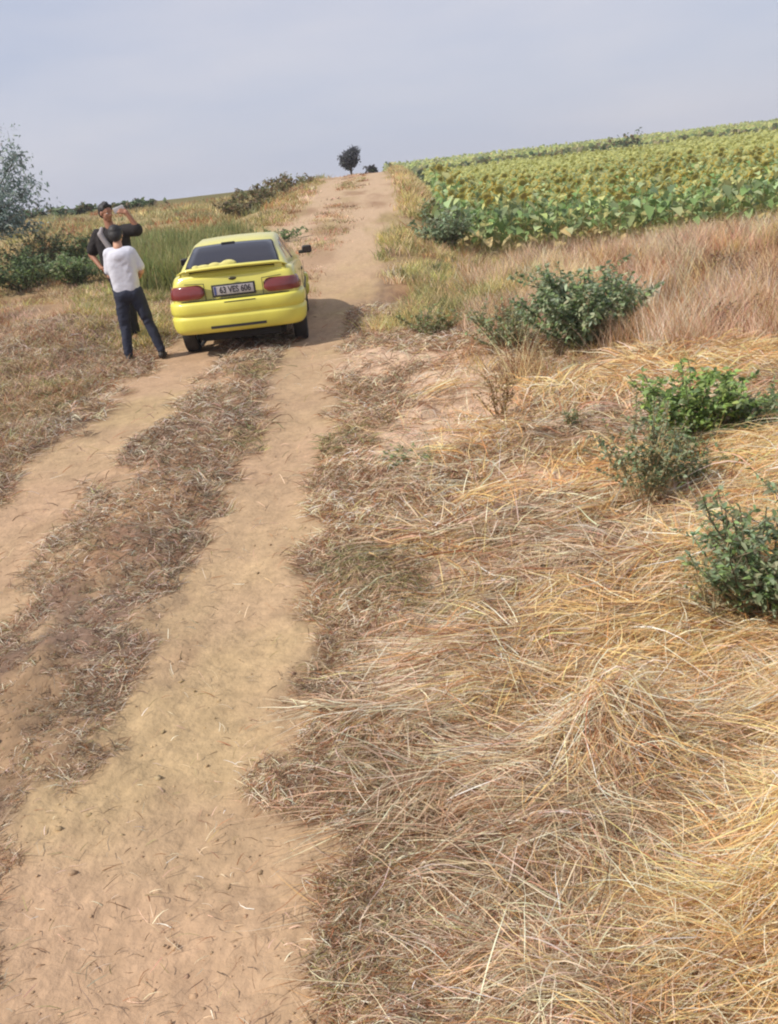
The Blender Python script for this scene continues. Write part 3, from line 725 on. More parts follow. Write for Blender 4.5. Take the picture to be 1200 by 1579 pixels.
# ------------------------------------------------------------------ sunflower field
L_a = lin(134, 160, 98); L_b = lin(188, 204, 148); L_c = lin(192, 194, 126); L_d = lin(116, 136, 94); L_e = lin(198, 182, 132)
def sunflower_arrays(seed, nl=12, h=1.35):
    g = np.random.default_rng(seed)
    k = 7; t = np.linspace(0, 1, k)
    a0 = g.uniform(0, 6.28); hh = h * g.uniform(.88, 1.1)
    bend = np.where(t > .8, (t - .8) * .5, 0)
    P = np.stack([np.cos(a0) * bend * 1.2 + .02 * t * g.standard_normal(), np.sin(a0) * bend * 1.2 + .02 * t * g.standard_normal(), hh * (t - np.where(t > .9, (t - .9) * .5, 0))], -1)[None]
    sv, sf = tubes(P, np.array([.014])); sc = np.clip(np.array(lin(150, 150, 92)) * (1 + .1 * g.standard_normal((len(sv), 1))), 0, 1)
    u = np.linspace(.22, .95, nl) + g.normal(0, .02, nl); az = np.arange(nl) * 2.4 + g.uniform(0, 6.28)
    B = np.stack([np.interp(u, t, P[0, :, i]) for i in range(3)], -1)
    el = g.normal(.15, .25, nl)
    D = np.stack([np.cos(az) * np.cos(el), np.sin(az) * np.cos(el), np.sin(el)], -1)
    pet = .07; L = g.uniform(.18, .30, nl) * np.interp(u, [.2, .5, 1], [.8, 1.1, .75])
    c = vary(mixc([L_a, L_b, L_c, L_d], [.42, .24, .14, .20], nl, g), nl, .15, .05, g)
    dry = u < .4; c[dry] = vary(np.tile(L_e, (int(dry.sum()), 1)), int(dry.sum()), .15, .05, g)
    lv, lf, lc = leaf_cards(B + D * pet, D, np.tile([0, 0, 1.0], (nl, 1)) + .3 * g.standard_normal((nl, 3)), L, L * .42, c, fold=.2, droop=g.uniform(.5, .95))
    # petioles
    pp = B[:, None] + (D * pet)[:, None] * np.array([0, .5, 1.05])[None, :, None]
    pv, pf = tubes(pp, np.full(nl, .004))
    lf = np.concatenate([lf, pf + len(lv)]); lc = np.concatenate([lc, np.tile(L_b, (len(pv), 1))]); lv = np.concatenate([lv, pv])
    # nodding head: dished disc with a ring of small ray petals
    top = P[0, -1]; hd = np.array([math.cos(a0) * .75, math.sin(a0) * .75, -.5]); hd /= np.linalg.norm(hd)
    sx_ = np.cross(hd, [0, 0, 1.0]); sx_ /= np.linalg.norm(sx_); sy_ = np.cross(sx_, hd)
    hv = []; hf = []; hc = []
    R_h = g.uniform(.07, .10); cen = top + hd * .02
    rings = [(-.03, .25), (-.02, .8), (0.0, 1.0), (.02, .9), (.012, .5), (.008, .05)]
    cols_h = [lin(170, 176, 112)] * 3 + [lin(196, 184, 112), lin(172, 156, 96), lin(168, 150, 92)]
    m = 12
    for (z_, rr), ch in zip(rings, cols_h):
        for i in range(m):
            an = 2 * math.pi * i / m; hv.append(cen + hd * z_ + (sx_ * math.cos(an) + sy_ * math.sin(an)) * R_h * rr); hc.append(ch)
    for q_ in range(len(rings) - 1):
        for i in range(m):
            hf.append([q_ * m + i, q_ * m + (i + 1) % m, (q_ + 1) * m + (i + 1) % m, (q_ + 1) * m + i])
    npet = 16
    for i in range(npet):
        an = 2 * math.pi * (i + g.uniform(-.3, .3)) / npet; o_ = sx_ * math.cos(an) + sy_ * math.sin(an); s_ = -sx_ * math.sin(an) + sy_ * math.cos(an)
        b_ = len(hv); L_ = R_h * g.uniform(.35, .7)
        hv += [cen + o_ * R_h * .95 - s_ * .012, cen + o_ * R_h * .95 + s_ * .012, cen + o_ * (R_h + L_) + s_ * .004 + hd * .02, cen + o_ * (R_h + L_) - s_ * .004 + hd * .02]
        hc += [lin(206, 176, 70)] * 4; hf.append([b_, b_ + 1, b_ + 2, b_ + 3])
    return (sv, sf, sc), (lv, lf, lc), (np.array(hv), np.array(hf), np.array(hc))

protos = []
variants = [sunflower_arrays(300 + i) for i in range(6)]
meshes = []
for st, lf, hd in variants:
    trio = []
    for nm, arr, mt in (('stem', st, M_stem), ('foliage', lf, M_leaf), ('flower_head', hd, M_leaf)):
        o = np_mesh(nm, *arr, mat=mt); trio.append(o.data); bpy.data.objects.remove(o)
    meshes.append(trio)
# plants in rows; front row about 20 m from the camera
gs = np.random.default_rng(77)
rows = []
yy = 20.9
while yy < 90:
    xx = np.arange(FX0 - .2 + gs.uniform(0, .3), .56 * yy + 4, .36 if yy < 40 else .46 if yy < 60 else .55)
    rows.append(np.stack([xx + gs.normal(0, .05, len(xx)), np.full(len(xx), yy) + gs.normal(0, .06, len(xx))], -1))
    yy += .7 if yy < 34 else 1.0 if yy < 55 else 1.15
pts = np.concatenate(rows); gap = fbm(pts[:, 0] * .4, pts[:, 1] * .4, 151, 2) > -.45; pts = pts[gap & (pts[:, 0] > FX0 - .3 + .075 * (pts[:, 1] - 21))]
pts = pts[np.argsort(pts[:, 1] - .02 * pts[:, 0])]
near_, far_ = pts[:290], pts[290:]
def plant_h(x, y): return float(1.0 + .28 * fbm(np.array(x * .35), np.array(y * .35), 157, 2) + (.12 if x < 4.8 else 0))
for i, (x_, y_) in enumerate(near_):
    e = empty('sunflower_plant', (x_, y_, float(zg(np.array(x_), np.array(y_))) - .02), gs.uniform(0, 6.28))
    s_ = plant_h(x_, y_) * gs.uniform(.9, 1.08); e.scale = (s_, s_, s_)
    tag(e, 'green sunflower plant with nodding head in the front rows of the field', 'sunflower', 'sunflowers in the front rows of the field')
    for nm, me in zip(('stem', 'foliage', 'flower_head'), meshes[i % 6]):
        link(nm, me, None, e)
# the rest of the field as one mass
VV, FF, CC_ = [], [], []; off = 0
for vi in range(6):
    st, lf, hd = variants[vi]
    for band, (a, b, keepfrac) in enumerate(((0, 38, 1.0), (38, 200, 0.5))):
        sel = far_[(np.arange(len(far_)) % 6 == vi) & (far_[:, 1] >= a) & (far_[:, 1] < b)]
        if not len(sel): continue
        lv, lff, lc = lf; hv, hf, hc = hd
        if band == 1:      # only the upper leaves show
            nl12 = 12 * 12; lv, lc = lv[5 * 12:nl12].copy(), lc[5 * 12:nl12]; lv[:, 2] = 1.22 - (1.22 - lv[:, 2]) * .35; hv = hv * np.array([1, 1, .98]); lff = lff[(lff.min(1) >= 5 * 12) & (lff.max(1) < nl12)] - 5 * 12
        v = np.concatenate([lv, hv]); f = np.concatenate([lff, hf + len(lv)]); c = np.concatenate([lc, hc])
        if band == 0:
            sv, sf_, sc_ = st; f = np.concatenate([f, sf_ + len(v)]); v = np.concatenate([v, sv]); c = np.concatenate([c, sc_])
        n = len(sel); an = gs.uniform(0, 6.28, n); ca, sa = np.cos(an)[:, None], np.sin(an)[:, None]
        s_ = (1.0 + .28 * fbm(sel[:, 0] * .35, sel[:, 1] * .35, 157, 2) + .12 * (sel[:, 0] < 4.8)) * gs.uniform(.88, 1.1, n)
        big = np.interp(sel[:, 1], [20, 45, 90], [1, 1.05, 1.2])[:, None]
        X_ = (v[:, 0] * ca - v[:, 1] * sa) * s_[:, None] * big + sel[:, :1]; Y_ = (v[:, 0] * sa + v[:, 1] * ca) * s_[:, None] * big + sel[:, 1:]
        Z_ = v[:, 2] * s_[:, None] + zb(sel[:, 0], sel[:, 1])[:, None]
        VV.append(np.stack([X_, Y_, Z_], -1).reshape(-1, 3)); FF.append((f[None] + (np.arange(n) * len(v))[:, None, None]).reshape(-1, 4) + off)
        yel = sst(.0, .5, fbm(sel[:, 0] * .12, sel[:, 1] * .12, 161, 3) + .02 * (sel[:, 1] - 27))[:, None, None]
        cc = c[None] * (1 - yel * .75) + np.array(lin(198, 200, 128)) * yel * .8
        CC_.append(np.repeat(cc, 1, 0).reshape(-1, 3)); off += n * len(v)
tag(np_mesh('sunflower_field', np.concatenate(VV), np.concatenate(FF), np.concatenate(CC_), M_leaf), 'yellow-green sunflower crop stretching up the slope behind the front rows', kind='stuff')
del VV, FF, CC_
# second field beyond the dark hedge line
n = 26000
x, y = scatter(n, 120, 235, 1.2, lambda y: (np.full_like(y, 3.0), .62 * y + 10))
P_ = np.stack([x, y, zb(x, y) + rng.uniform(.1, .9, n)], -1); D_ = rng.standard_normal((n, 3)) + np.array([0, 0, .6])
L_ = rng.uniform(.5, .9, n)
V_, F_, C_ = leaf_cards(P_, D_, np.tile([0, 0, 1.], (n, 1)) + .4 * rng.standard_normal((n, 3)), L_, L_ * .45, vary(mixc([lin(184, 190, 112), lin(168, 180, 104), lin(196, 192, 118)], [.4, .35, .25], n), n, .06))
tag(np_mesh('far_crop', V_, F_, C_, M_leaf), 'pale green crop of the second field on the far slope', kind='stuff')
n = 5200
t_ = rng.random(n); x = 4 + t_ * 75; y = 93 + .02 * x + rng.normal(0, 1.2, n)
P_ = np.stack([x, y, zb(x, y) + rng.uniform(.2, 1.7, n) * (1 + .35 * fbm(x * .2, x * 0, 165, 2))], -1); L_ = rng.uniform(.4, .7, n)
V_, F_, C_ = leaf_cards(P_, rng.standard_normal((n, 3)) + np.array([0, 0, .4]), rng.standard_normal((n, 3)), L_, L_ * .45, vary(mixc([G_dark, lin(140, 128, 92), lin(134, 136, 92)], [.4, .3, .3], n), n, .12))
tag(np_mesh('field_hedge', V_, F_, C_, M_leaf), 'dark weedy strip dividing the near field from the far one', kind='stuff')

# ------------------------------------------------------------------ the air
bm = bmesh.new(); bmesh.ops.create_cube(bm, size=1.0, matrix=Matrix.Translation((0, 470, 15)) @ Matrix.Diagonal((1900, 1960, 50, 1)))
me_h = bpy.data.meshes.new('haze'); bm.to_mesh(me_h); bm.free()
mh = bpy.data.materials.new('haze'); mh.use_nodes = True; mh.node_tree.nodes.clear()
vo = mh.node_tree.nodes.new('ShaderNodeVolumePrincipled'); vo.inputs['Color'].default_value = (.86, .88, .95, 1); vo.inputs['Density'].default_value = .0008
ou = mh.node_tree.nodes.new('ShaderNodeOutputMaterial'); mh.node_tree.links.new(vo.outputs[0], ou.inputs['Volume'])
tag(link('haze', me_h, mh), 'thin summer haze over the fields', kind='stuff')
# ------------------------------------------------------------------ the yellow hatchback
def bm_link(name, bm, mat, parent=None, smooth=True, auto=None):
    me = bpy.data.meshes.new(name); bm.normal_update(); bm.to_mesh(me); bm.free()
    if smooth: me.polygons.foreach_set('use_smooth', np.ones(len(me.polygons), bool))
    o = link(name, me, mat, parent)
    return o

def box_bm(bm, c, s, bev=0.0, rot=None):
    r = bmesh.ops.create_cube(bm, size=1.0)
    vs = r['verts']
    bmesh.ops.scale(bm, vec=s, verts=vs)
    if bev > 0:
        es = list({e for v in vs for e in v.link_edges})
        rb = bmesh.ops.bevel(bm, geom=es, offset=bev, segments=2, affect='EDGES', profile=.6)
        vs = list({v for f in rb['faces'] for v in f.verts} | {v for v in vs if v.is_valid})
    if rot is not None: bmesh.ops.rotate(bm, cent=(0, 0, 0), matrix=rot, verts=vs)
    bmesh.ops.translate(bm, vec=c, verts=vs)
    return vs

def sweep(name, path, prof, mat, parent, closed_ends=True, shade=True):
    """path: list of (x,y); prof: list of (outward offset, z) or function(i)->list; outward = right of travel"""
    bm = bmesh.new(); n = len(path); rows_ = []
    for i, (x, y) in enumerate(path):
        a = Vector(path[max(i - 1, 0)]); b = Vector(path[min(i + 1, n - 1)]); d = (b - a).normalized(); nrm = Vector((d.y, -d.x))
        pr = prof(i / (n - 1)) if callable(prof) else prof
        rows_.append([bm.verts.new((x + nrm.x * o, y + nrm.y * o, z)) for o, z in pr])
    for i in range(n - 1):
        for j in range(len(rows_[0]) - 1):
            bm.faces.new((rows_[i][j], rows_[i + 1][j], rows_[i + 1][j + 1], rows_[i][j + 1]))
    if closed_ends:
        bm.faces.new(rows_[0]); bm.faces.new(rows_[-1][::-1])
    bmesh.ops.recalc_face_normals(bm, faces=bm.faces)
    return bm_link(name, bm, mat, parent, shade)

def smooth_path(pts, n):
    pts = np.array(pts, float); d = np.r_[0, np.cumsum(np.linalg.norm(np.diff(pts, axis=0), axis=1))]
    s = np.linspace(0, d[-1], n); p = np.stack([np.interp(s, d, pts[:, i]) for i in range(2)], -1)
    for _ in range(2):
        q_ = p.copy(); q_[1:-1] = (p[:-2] + 2 * p[1:-1] + p[2:]) / 4; p = q_
    return [tuple(v) for v in p]

M_paint = mat_flat('yellow_paint', (.66, .60, .11), rough=.38, spec=.5, coat=.5, noise=.12, nscale=3)
M_paint_d = mat_flat('grimy_paint', (.70, .64, .10), rough=.45, coat=.35, noise=.16, nscale=4)
M_glass = mat_flat('tinted_glass', (.020, .018, .024), rough=.06, spec=.6, coat=.0)
M_rubber = mat_flat('rubber', (.030, .027, .025), rough=.85, noise=.3, nscale=20)
M_black = mat_flat('black_plastic', (.022, .022, .022), rough=.55)
M_under = mat_flat('underbody', (.015, .014, .013), rough=.9)
M_rim = mat_flat('rim_metal', (.42, .42, .42), rough=.35, metal=.7)
M_tail = mat_flat('tail_lens', (.19, .030, .026), rough=.22, coat=.6, noise=.15, nscale=12)
M_tail_a = mat_flat('amber_lens', (.38, .10, .03), rough=.25, coat=.6)
M_head = mat_flat('headlamp_glass', (.55, .57, .58), rough=.1, coat=.6)
M_white = mat_flat('plate_white', (.42, .39, .39), rough=.5)
M_ink = mat_flat('plate_ink', (.02, .02, .025), rough=.6)
M_blue = mat_flat('plate_blue', (.06, .08, .22), rough=.5)

def build_car(loc, rz):
    car = empty('yellow_car', loc, rz)
    tag(car, 'yellow three-door hatchback with a rear spoiler, standing on the dirt road', 'car')
    # --- lower shell, cross sections along the length; x = half width, z
    ST = [  # y, half width, bottom z, top z, crown
        (-2.00, .70, .42, 1.01, .02), (-1.97, .775, .38, 1.045, .02), (-1.90, .815, .34, 1.07, .02), (-1.75, .835, .32, 1.08, .02), (-1.50, .845, .28, 1.07, .02), (-1.20, .85, .25, 1.055, .02),
        (-.80, .85, .22, 1.035, .02), (-.3, .85, .21, 1.01, .02), (.3, .85, .20, .985, .02), (.75, .85, .20, .965, .02), (.95, .848, .20, .94, .03), (1.20, .845, .22, .88, .045),
        (1.50, .835, .24, .825, .05), (1.80, .80, .26, .765, .045), (1.95, .74, .28, .70, .03), (2.02, .66, .34, .62, .02)]
    def rear_shift(y, z):
        f = max(0.0, min(1.0, (-1.45 - y) / .45))
        return f * (0.06 * max(0, (z - .74) / .32) ** 1.4 * 1.2 + .03 * max(0, (.5 - z) / .2))
    bm = bmesh.new(); rows_ = []
    for y, w, z0, z1, cr_ in ST:
        h = z1 - z0
        half = [(0, z0), (w * .80, z0), (w * .955, z0 + .05), (w * .99, z0 + .16 * h), (w, z0 + .38 * h), (w * .998, z0 + .60 * h), (w * .985, z0 + .76 * h), (w * .965, z0 + .89 * h), (w * .93, z0 + .97 * h), (w * .86, z1), (w * .55, z1 + cr_ * .7), (0, z1 + cr_)]
        pts_ = [(x, z) for x, z in half] + [(-x, z) for x, z in half[-2:0:-1]]
        rows_.append([bm.verts.new((x, y + rear_shift(y, z), z)) for x, z in pts_])
    m = len(rows_[0])
    for i in range(len(rows_) - 1):
        for j in range(m):
            bm.faces.new((rows_[i][j], rows_[i][(j + 1) % m], rows_[i + 1][(j + 1) % m], rows_[i + 1][j]))
    def cap(row, flip):
        hl = m // 2
        for j in range(hl):
            a, b, c, d = row[j], row[j + 1], row[m - j - 1 if j + 1 <= hl else 0], row[(m - j) % m]
            vs = []
            for v in (a, b, c, d):
                if v not in vs: vs.append(v)
            if len(vs) >= 3: bm.faces.new(vs if flip else vs[::-1])
    cap(rows_[0], True); cap(rows_[-1], False)
    bmesh.ops.recalc_face_normals(bm, faces=bm.faces)
    me = bpy.data.meshes.new('tub'); bm.to_mesh(me); bm.free(); tub = bpy.data.objects.new('tub', me); COL.objects.link(tub)
    sb = tub.modifiers.new('s', 'SUBSURF'); sb.levels = sb.render_levels = 2
    cut_bm = bmesh.new()
    for wy in (-1.22, 1.30):
        bmesh.ops.create_cone(cut_bm, cap_ends=True, segments=40, radius1=.325, radius2=.325, depth=2.4,
                              matrix=Matrix.Translation((0, wy, .30)) @ Matrix.Rotation(math.pi / 2, 4, 'Y'))
        box_bm(cut_bm, (0, wy, .14), (2.4, .62, .30))
    cme = bpy.data.meshes.new('cut'); cut_bm.to_mesh(cme); cut_bm.free(); cut = bpy.data.objects.new('cut', cme); COL.objects.link(cut)
    bo = tub.modifiers.new('b', 'BOOLEAN'); bo.operation = 'DIFFERENCE'; bo.object = cut; bo.solver = 'EXACT'; bo.use_self = True
    dg = bpy.context.evaluated_depsgraph_get()
    body_me = bpy.data.meshes.new_from_object(tub.evaluated_get(dg)); body_me.name = 'body'
    bpy.data.objects.remove(tub); bpy.data.objects.remove(cut)
    # --- greenhouse shell as one closed loft joined into the body mesh
    def gh_section(y_, zb_, wb, zt, wt, crown):
        return [(-wb, zb_), (-(wb * .45 + wt * .55), zb_ + .5 * (zt - zb_)), (-wt, zt - .035), (-wt * .9, zt), (-wt * .5, zt + crown * .75), (0, zt + crown), (wt * .5, zt + crown * .75), (wt * .9, zt), (wt, zt - .035), ((wb * .45 + wt * .55), zb_ + .5 * (zt - zb_)), (wb, zb_)]
    def gh(y_):  # silhouette of the roof: hatch slope, roof, windscreen slope
        zt = np.interp(y_, [-1.90, -1.62, -1.34, -1.10, -.85, -.3, .10, .42, 1.02], [1.06, 1.19, 1.305, 1.372, 1.402, 1.412, 1.385, 1.285, .94])
        wt = np.interp(zt, [.95, 1.2, 1.36], [.755, .655, .565]); return float(zt), float(wt)
    gy = [-1.90, -1.76, -1.62, -1.48, -1.34, -1.22, -1.10, -.97, -.85, -.6, -.3, -.05, .10, .25, .42, .62, .82, 1.02]
    bm = bmesh.new(); rows_ = []
    for y_ in gy:
        zt, wt = gh(y_); rows_.append([bm.verts.new((x, y_, z)) for x, z in gh_section(y_, .93, .80, zt, wt, .018)])
    for i in range(len(rows_) - 1):
        for j in range(10): bm.faces.new((rows_[i][j], rows_[i][j + 1], rows_[i + 1][j + 1], rows_[i + 1][j]))
    bm.faces.new(rows_[0]); bm.faces.new(rows_[-1][::-1])
    bmesh.ops.recalc_face_normals(bm, faces=bm.faces)
    bm.from_mesh(body_me); 
    bm.to_mesh(body_me); bm.free()
    body_me.materials.clear()
    body_me.polygons.foreach_set('use_smooth', np.ones(len(body_me.polygons), bool))
    body = link('body', body_me, M_paint, car)
    # --- glass: panels a few mm proud of the shell
    def surf(x, y_):  # top surface of greenhouse at (x,y)
        zt, wt = gh(y_); return zt + .018 * (1 - min(1, (abs(x) / wt)) ** 2)
    def top_panel(name, y0, y1, inset0, inset1, nseg=10, off=.006, mat=M_glass):
        bm = bmesh.new(); rr = []
        for i in range(nseg + 1):
            f = i / nseg; y_ = y0 + (y1 - y0) * f; ins = inset0 + (inset1 - inset0) * f; _, wt = gh(y_); w_ = wt - ins
            if i in (0, nseg): w_ -= .02
            row = []
            for k_ in range(-6, 7):
                x = w_ * k_ / 6; row.append(bm.verts.new((x, y_ - (off if y_ < -.5 else -off) * .6, surf(x, y_) + off)))
            rr.append(row)
        for i in range(nseg):
            for j in range(12): bm.faces.new((rr[i][j], rr[i][j + 1], rr[i + 1][j + 1], rr[i + 1][j]))
        bmesh.ops.recalc_face_normals(bm, faces=bm.faces)
        r = bmesh.ops.extrude_face_region(bm, geom=list(bm.faces)); bmesh.ops.translate(bm, vec=(0, 0, -.012), verts=[v for v in r['geom'] if isinstance(v, bmesh.types.BMVert)])
        bmesh.ops.recalc_face_normals(bm, faces=bm.faces)
        return bm_link(name, bm, mat, car)
    seal = top_panel('window_seal', -1.83, -1.135, .075, .030, off=.004, mat=M_black)
    rw = top_panel('rear_window', -1.81, -1.155, .095, .05, off=.008)
    top_panel('windscreen', .14, .97, .06, .07, off=.007)
    def side_panel(name, poly, sgn, mat=M_glass, off=.007):
        bm = bmesh.new(); vs = []
        for (y_, z) in poly:
            zt, wt = gh(y_); f = max(0, min(1, (z - .93) / max(.05, (zt - .035 - .93)))); wb = .80; wm = wb * .45 + wt * .55
            x = (wb + (wm - wb) * f * 2) if f < .5 else (wm + (wt - wm) * (f - .5) * 2)
            vs.append(bm.verts.new((sgn * (x + off), y_, z)))
        f_ = bm.faces.new(vs)
        r = bmesh.ops.extrude_face_region(bm, geom=[f_]); bmesh.ops.translate(bm, vec=(-sgn * .014, 0, 0), verts=[v for v in r['geom'] if isinstance(v, bmesh.types.BMVert)])
        bmesh.ops.recalc_face_normals(bm, faces=bm.faces)
        return bm_link(name, bm, mat, car, smooth=False)
    for s in (-1, 1):
        side_panel('side_window', [(-1.22, 1.085), (-.50, 1.05), (-.50, 1.335), (-.80, 1.33), (-1.03, 1.275)], s)
        side_panel('side_window', [(-.44, 1.045), (.76, 1.00), (.62, 1.07), (.24, 1.29), (.05, 1.325), (-.44, 1.34)], s)
        side_panel('window_pillar', [(-.495, 1.045), (-.445, 1.045), (-.445, 1.338), (-.495, 1.335)], s, M_black, off=.009)
    # --- bumpers
    rp = smooth_path([(-.872, -1.50), (-.872, -1.74), (-.85, -1.90), (-.76, -2.02), (-.55, -2.065), (0, -2.085), (.55, -2.065), (.76, -2.02), (.85, -1.90), (.872, -1.74), (.872, -1.50)], 44)
    rp = rp[::-1]
    rp = [(x, y) for x, y in rp]
    def bprof(f):
        e = min(1, min(f, 1 - f) / .04); o = .012 * e
        return [(-.10, .752), (-.014, .755), (.006, .742), (.016, .718), (.018, .625), (.008, .600), (-.006, .585), (-.004, .572), (.014, .555), (.018, .53), (.012, .44), (-.004, .385), (-.035, .350), (-.14, .338)]
    def outward(path):  # make sure right-of-travel is outward (towards -y at the rear)
        return path
    bp_ = [(x, y) for x, y in rp]
    # travel from +x to -x at the rear: right-hand normal = (dy,-dx) -> dx<0 gives +y, so travel the other way
    bp_ = bp_[::-1]
    # travelling +x: normal = (0,-1): outward
    sweep('rear_bumper', bp_, bprof, M_paint_d, car)
    sweep('front_bumper', [(-x, -y * 1.005 + .0) for x, y in bp_], lambda f: [(o, z * .86 - .06) for o, z in bprof(f)], M_paint_d, car)
    def strip(name, x0, x1, z0, z1, yfun, d=.012, mat=M_black, n=14, parent=car):
        bm = bmesh.new(); rr = []
        for i in range(n + 1):
            x = x0 + (x1 - x0) * i / n; y_ = yfun(x); rr.append([bm.verts.new((x, y_ - d, z0)), bm.verts.new((x, y_ - d, z1)), bm.verts.new((x, y_ + .03, z1)), bm.verts.new((x, y_ + .03, z0))])
        for i in range(n):
            for j in range(4): bm.faces.new((rr[i][j], rr[i][(j + 1) % 4], rr[i + 1][(j + 1) % 4], rr[i + 1][j]))
        bm.faces.new(rr[0]); bm.faces.new(rr[-1][::-1]); bmesh.ops.recalc_face_normals(bm, faces=bm.faces)
        return bm_link(name, bm, mat, parent, smooth=False)
    bx = np.array([p_[0] for p_ in bp_]); by = np.array([p_[1] for p_ in bp_]); o_ = np.argsort(bx)
    ybump = lambda x: float(np.interp(x, bx[o_], by[o_]))
    strip('lower_grille', -.36, .36, .405, .440, ybump, d=.014)
    strip('bumper_gap', -.70, .70, .757, .767, lambda x: -2.03 + .10 * (abs(x) / .8) ** 4, d=.008)
    strip('bumper_trim', -.14, .26, .724, .734, ybump, d=.018)
    # --- tail lamps wrapping round the corners
    for s in (-1, 1):
        pth = smooth_path([(.385, -2.012), (.55, -2.010), (.68, -1.992), (.77, -1.945), (.825, -1.86), (.842, -1.74)], 16)
        if s < 0: pth = [(-x, y) for x, y in pth][::-1]
        def lp(f, s=s):
            g = f if s > 0 else 1 - f
            rd = .045 * (max(0, 1 - g / .14) ** 2 + max(0, (g - .86) / .14) ** 2)
            zt = .962 - .012 * g - rd; zb_ = .785 - .010 * g + rd
            tp = .055 ; t2 = .012
            return [(-.06, zb_), (.012, zb_ + .004), (.020, zb_ + .02), (.020 - .3 * t2, (zb_ + zt) / 2), (.006 - .4 * tp * .4, zt - .02), (-.012, zt - .003), (-.08, zt)]
        tl = sweep('tail_light', pth, lp, M_tail, car)
    # --- number plate in a dark frame on the tailgate
    def plate(parent, y_, sgn, tilt):
        e_rot = Matrix.Rotation(tilt, 3, 'X')
        bm = bmesh.new(); box_bm(bm, (0, y_, .868), (.560, .020, .152), .004, None)
        pf = bm_link('plate_frame', bm, M_black, parent)
        bm = bmesh.new(); box_bm(bm, (0, y_ - sgn * .0095, .870), (.510, .006, .108), .002)
        pl = bm_link('number_plate', bm, M_white, pf)
        bm = bmesh.new(); box_bm(bm, (-sgn * .236, y_ - sgn * .0135, .870), (.026, .004, .104), 0)
        bm_link('plate_band', bm, M_blue, pl, smooth=False)
        cu = bpy.data.curves.new('plate_lettering', 'FONT'); cu.body = '63 VES 606'; cu.size = .112; cu.align_x = 'CENTER'; cu.align_y = 'CENTER'; cu.extrude = .0015; cu.offset = .0018
        t = bpy.data.objects.new('plate_lettering', cu); COL.objects.link(t); t.rotation_euler = (math.pi / 2, 0, 0 if sgn > 0 else math.pi)
        t.scale = (.80, 1, 1)
        dg_ = bpy.context.evaluated_depsgraph_get(); tm = bpy.data.meshes.new_from_object(t.evaluated_get(dg_)); bpy.data.objects.remove(t)
        tm.transform(Matrix.Translation((sgn * .02, y_ - sgn * .0145, .870)) @ Matrix.Rotation(0 if sgn > 0 else math.pi, 4, 'Z') @ Matrix.Rotation(math.pi / 2, 4, 'X') @ Matrix.Diagonal((.78, 1, 1, 1)))
        tm.materials.clear()
        link('plate_lettering', tm, M_ink, pl)
    plate(car, -2.030, 1, 0)
    bm = bmesh.new(); bmesh.ops.create_uvsphere(bm, u_segments=20, v_segments=10, radius=1); bmesh.ops.scale(bm, vec=(.052, .010, .022), verts=bm.verts); bmesh.ops.translate(bm, vec=(0, -1.985, 1.000), verts=bm.verts)
    bm_link('badge', bm, mat_flat('badge_dark', (.10, .09, .05), rough=.3, metal=.6), car)
    # --- spoiler
    sp_path = [(x, -1.93 + .11 * (abs(x) / .70) ** 2.6) for x in np.linspace(-.70, .70, 29)]
    def spp(f):
        g = abs(2 * f - 1); e = 1 - .6 * max(0, (g - .86) / .14); up = .02 * (1 - g * g) - .030 * max(0, (g - .8) / .2) ** 2
        zc = 1.118 + up
        return [(-.115, zc + .008 * e), (-.05, zc + .030 * e), (.02, zc + .030 * e), (.052, zc + .020 * e), (.055, zc + .004 * e), (.03, zc - .010 * e), (-.05, zc - .012 * e), (-.115, zc - .004 * e)]
    def closed(fn): return lambda f: fn(f) + [fn(f)[0]]
    sp_ = sweep('spoiler', sp_path, closed(spp), M_paint, car, closed_ends=False)
    for s in (-1, 1):
        bm = bmesh.new(); box_bm(bm, (s * .60, -1.845, 1.085), (.10, .09, .07), .012)
        bm_link('spoiler_foot', bm, M_paint, sp_)
    # panel gaps of the tailgate: from the bumper up past the lamps to the window corners
    for s in (-1, 1):
        bm = bmesh.new(); pts_ = [(.372, -2.0, .768), (.372, -2.0, .970), (.62, -1.955, .980)]
        for (x0_, y0_, z0_), (x1_, y1_, z1_) in zip(pts_[:-1], pts_[1:]):
            a_ = Vector((s * x0_, y0_ - .016, z0_)); b_ = Vector((s * x1_, y1_ - .016, z1_)); d_ = b_ - a_
            bmesh.ops.create_cube(bm, size=1, matrix=Matrix.Translation((a_ + b_) / 2) @ d_.to_track_quat('X', 'Z').to_matrix().to_4x4() @ Matrix.Diagonal((d_.length, .030, .006, 1)))
        bm_link('tailgate_seam', bm, M_black, car, smooth=False)
    strip('high_brake_light', -.16, .02, 1.365, 1.395, lambda x: -1.150, d=.010, n=4)
    # wiper
    bm = bmesh.new()
    y0, z0 = -1.80, surf(0, -1.80) + .03
    box_bm(bm, (0, -1.80, surf(0, -1.80) + .015), (.06, .05, .03), .008)
    w0 = Vector((0, -1.80, surf(0, -1.8) + .028)); w1 = Vector((-.34, -1.70, surf(.34, -1.70) + .022))
    d = w1 - w0; mt = Matrix.Translation((w0 + w1) / 2) @ d.to_track_quat('X', 'Z').to_matrix().to_4x4()
    r = bmesh.ops.create_cube(bm, size=1, matrix=mt @ Matrix.Diagonal((d.length, .016, .012, 1)))
    bm_link('rear_wiper', bm, M_black, car, smooth=False)
